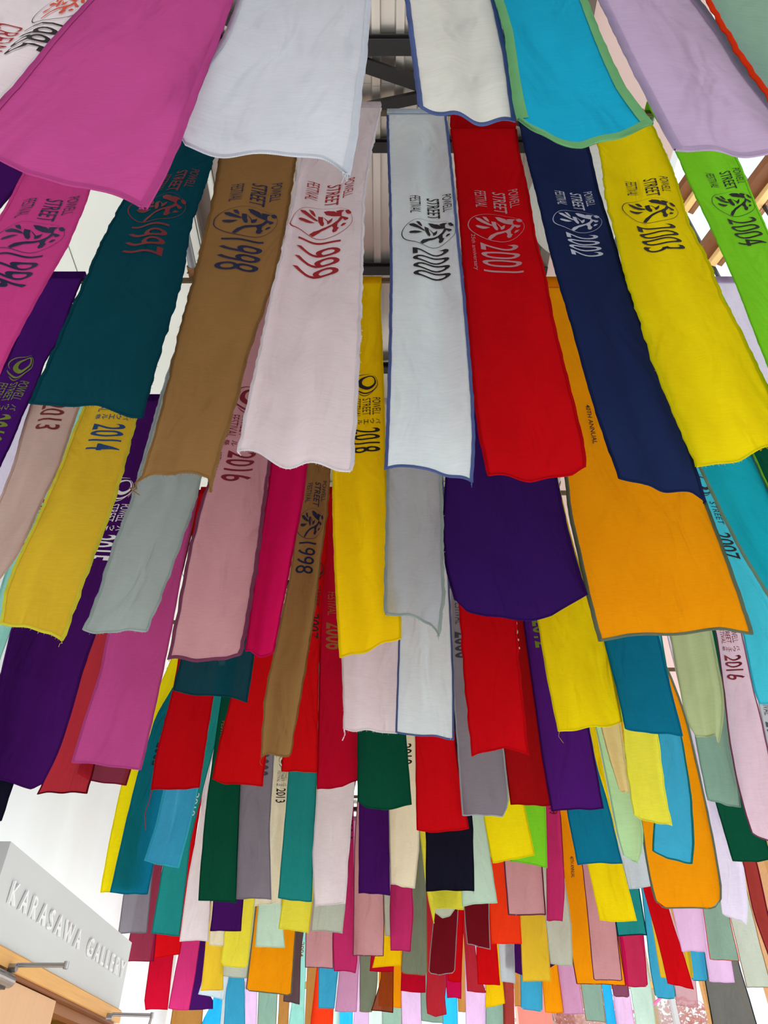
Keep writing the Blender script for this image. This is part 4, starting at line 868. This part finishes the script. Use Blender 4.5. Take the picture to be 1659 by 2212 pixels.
b(13,'mauve',[(1190,2000),(1204,2087),(1218,2191)],[(1230,2000),(1252,2127),(1261,2190)],note='left of the tall orange one at the bottom',seed=149,yo=-.01)
b(13,'dusty pink',[(1452,2050),(1459,2135),(1461,2171)],[(1496,2050),(1504,2125),(1509,2176)],note='sheer tip below the slanting red one',seed=150,sheer=.35)
b(13,'charcoal',[(1500,1990),(1525,2124),(1545,2240)],[(1575,1990),(1597,2088),(1620,2164),(1640,2240)],wide=True,note='broad one at the bottom right',seed=151,hem='midnight',hw=.008)
# rows 14 to 16: the far end
b(14,'azure blue',[(505,2020),(500,2080),(487,2150),(483,2228)],[(528,2020),(528,2114),(529,2228)],note='narrow-waisted, under the pale sage one',seed=152)
b(14,'orange',[(820,2040),(818,2174)],[(868,2040),(866,2178)],note='behind the rust one',seed=153)
b(14,'sage grey',[(908,2080),(910,2205)],[(956,2080),(957,2210)],note='behind the sheer red tip',seed=154)
b(14,'sage grey',[(1240,2040),(1255,2131),(1266,2205)],[(1284,2040),(1300,2132),(1309,2209)],hem='tan',hw=.006,note='below the tall orange one',seed=155)
b(14,'mint',[(1340,2040),(1362,2134),(1376,2222)],[(1385,2040),(1406,2130),(1416,2222)],note='below the crimson pink one at the right',seed=156,yo=.01)
b(15,'tan',[(385,2090),(378,2150),(366,2230)],[(445,2090),(440,2150),(434,2230)],note='wide one at the lower left, below the raspberry one',seed=157,wide=True)
b(15,'bright azure',[(470,2060),(462,2159),(434,2212),(432,2230)],[(490,2060),(480,2161),(474,2230)],note='at the bottom left',seed=158)
b(15,'light lilac',[(530,2060),(529,2230)],[(556,2060),(554,2230)],note='at the bottom, under the double orange one',seed=159)
b(15,'sage grey',[(562,2060),(556,2230)],[(602,2060),(596,2230)],hem='tan',hw=.006,note='at the bottom, under the double orange one',seed=160)
b(15,'tan',[(608,2060),(600,2230)],[(630,2060),(622,2230)],note='slim, at the bottom under the double orange one',seed=161)
b(15,'aqua',[(655,1980),(640,2100),(622,2230)],[(668,1980),(663,2050),(658,2150),(657,2230)],pr=('Y','2004',2035,2067,.05,.6,'ink gold'),note='printed 2004 in brown',seed=162)
b(15,'tan',[(665,2060),(658,2230)],[(690,2060),(684,2120),(676,2230)],hem='peach',hw=.004,note='right of the aqua one printed 2004',seed=163,yo=.01)
b(15,'orange-red',[(690,2060),(684,2096),(671,2215)],[(730,2060),(722,2140),(719,2215)],note='at the bottom, below the azure blue one',seed=164)
b(15,'light lilac',[(776,2060),(762,2230)],[(800,2060),(796,2230)],note='at the bottom, below the olive grey one',seed=165,yo=.02)
b(15,'light lilac',[(865,2060),(867,2145),(869,2230)],[(905,2060),(909,2145),(911,2230)],note='at the bottom, below the crimson one',seed=166)
b(15,'light lilac',[(1001,1980),(1004,2050),(1007,2230)],[(1042,1980),(1048,2148),(1049,2230)],note='at the bottom, below the sheer red and golden ones',seed=167)
b(15,'sage grey',[(1050,2060),(1050,2230)],[(1088,2060),(1090,2230)],note='at the bottom, below the golden yellow one',seed=168,yo=.02)
b(15,'brick',[(1084,2060),(1088,2230)],[(1108,2060),(1112,2230)],note='slim, at the bottom left of the azure blue one',seed=169,yo=.01)
b(15,'bright azure',[(1285,2040),(1301,2132),(1312,2230)],[(1308,2040),(1320,2132),(1333,2230)],note='slim, at the bottom right of the sage one',seed=170)
b(15,'light lilac',[(1310,2040),(1325,2156),(1334,2230)],[(1345,2040),(1358,2132),(1372,2230)],note='at the bottom, below the plum tip',seed=171,yo=-.01)
b(16,'mint',[(716,2080),(718,2230)],[(732,2080),(734,2230)],note='sliver at the bottom, right of the orange-red one',seed=172)
b(16,'bright azure',[(733,2080),(729,2230)],[(764,2080),(761,2230)],note='at the bottom, below the mauve one',seed=173)
b(16,'mint',[(798,2080),(796,2230)],[(826,2080),(824,2230)],note='at the bottom, below the rust one',seed=174)
b(16,'sage grey',[(826,2080),(826,2230)],[(866,2080),(868,2230)],hem='tan',hw=.006,note='at the bottom, below the narrow orange one',seed=175,yo=.01)
b(16,'bright azure',[(958,2080),(956,2230)],[(986,2080),(989,2230)],note='at the bottom, right of the sheer red tip',seed=176)
b(16,'tan',[(986,2040),(990,2185)],[(1006,2040),(1006,2186)],note='slim, right of the crimson pink tip',seed=177)
b(16,'tan',[(1110,2060),(1112,2174)],[(1126,2060),(1125,2174)],note='slim, left of the lower azure blue one',seed=178)

# neighbours that overlap hang in separate layers, in the order the picture shows
for n in range(1, 17):
    row = []
    for sp in SPECS:
        if sp[0] != n: continue
        xs = [at(x, y, row_y(n))[0] for x, y in sp[2] + sp[3] if at(x, y, row_y(n))[1] < HT + 1]
        row.append([sp[5].get('yo', 0.0), min(xs) - 0.012, max(xs) + 0.012, sp, None])
    row.sort(key=lambda q: (q[0], q[1]))
    for i, q in enumerate(row):
        near = [p for p in row[:i] if p[1] < q[2] and p[2] > q[1]]
        lo = max([p[4] + 1 for p in near if p[0] < q[0]] + [0]); used = {p[4] for p in near if p[0] == q[0]}
        while lo in used: lo += 1
        q[4] = lo
    for q in row: q[3][5]['yo'] = 0.042 * (q[4] - 1)
    tops = []
    for q in row:
        D = row_y(n) + q[3][5]['yo']
        def topx(P):
            W = [at(x, y, D) for x, y in P]
            if HT >= W[0][1]: return W[0][0]
            for (x0, z0), (x1, z1) in zip(W, W[1:]):
                if HT >= z1: return x0 + (x1 - x0) * (z0 - HT) / (z0 - z1)
        tops.append([topx(q[3][2]), topx(q[3][3]), q[3]])
    tops.sort(key=lambda t: t[0] + t[1])
    orig = [t[:2] for t in tops]
    for it in range(60):
        for a_, b_ in zip(tops, tops[1:]):
            o_ = a_[1] + 0.008 - b_[0]
            if o_ > 0:
                wa, wb = a_[1] - a_[0], b_[1] - b_[0]
                if wa + wb > 0.30: k = o_ / 2 + 0.0005; a_[1] -= k * 2 * wa / (wa + wb); b_[0] += k * 2 * wb / (wa + wb)
                else:
                    a_[0] -= o_ / 2; a_[1] -= o_ / 2; b_[0] += o_ / 2; b_[1] += o_ / 2
    for t, o_ in zip(tops, orig):
        if abs(t[0] - o_[0]) + abs(t[1] - o_[1]) > 0.002: t[2][5]['top'] = (t[0], t[1])
for sp in SPECS: banner(sp[0], sp[1], sp[2], sp[3], sp[4], **sp[5])

# ---------------------------------------------------------------- battens the rows hang on
for n in range(1, 17):
    xs = [v for q in BN if q[0] == n for v in q[6]]
    x0, x1 = min(xs + [-1.9]) - 0.1, max(xs + [2.1]) + 0.1
    cxx = (x0 + x1) / 2
    o = MB().box(x0, x1, row_y(n) - 0.008, row_y(n) + 0.009, HT - 0.05, HT + 0.001).build('batten', mat('olive_brown_wood', (96, 78, 50), 0.6, noise=0.2, scale=6, stretch=(1, 1, 8)), None, origin=(cxx, row_y(n), HT))
    o.name = 'wooden_batten'
    ordw = ['first', 'second', 'third', 'fourth', 'fifth', 'sixth', 'seventh', 'eighth', 'ninth', 'tenth', 'eleventh', 'twelfth', 'thirteenth', 'fourteenth', 'fifteenth', 'sixteenth'][n - 1]
    tag(o, 'flat wooden batten that holds up the %s row of banners from the front' % ordw, 'batten', 'wooden battens of the banner rows')
ORD = ['first', 'second', 'third', 'fourth', 'fifth', 'sixth', 'seventh', 'eighth', 'ninth', 'tenth', 'eleventh', 'twelfth', 'thirteenth', 'fourteenth', 'fifteenth', 'sixteenth']
for (row, x, col, root, note, wide, _) in BN:
    lab = '%s banner, %s' % (col, note)
    if row > 1 and len(lab.split()) <= 13: lab += ', %s row' % ORD[row - 1]
    tag(root, lab, 'banner', 'cloth banners hanging in rows')
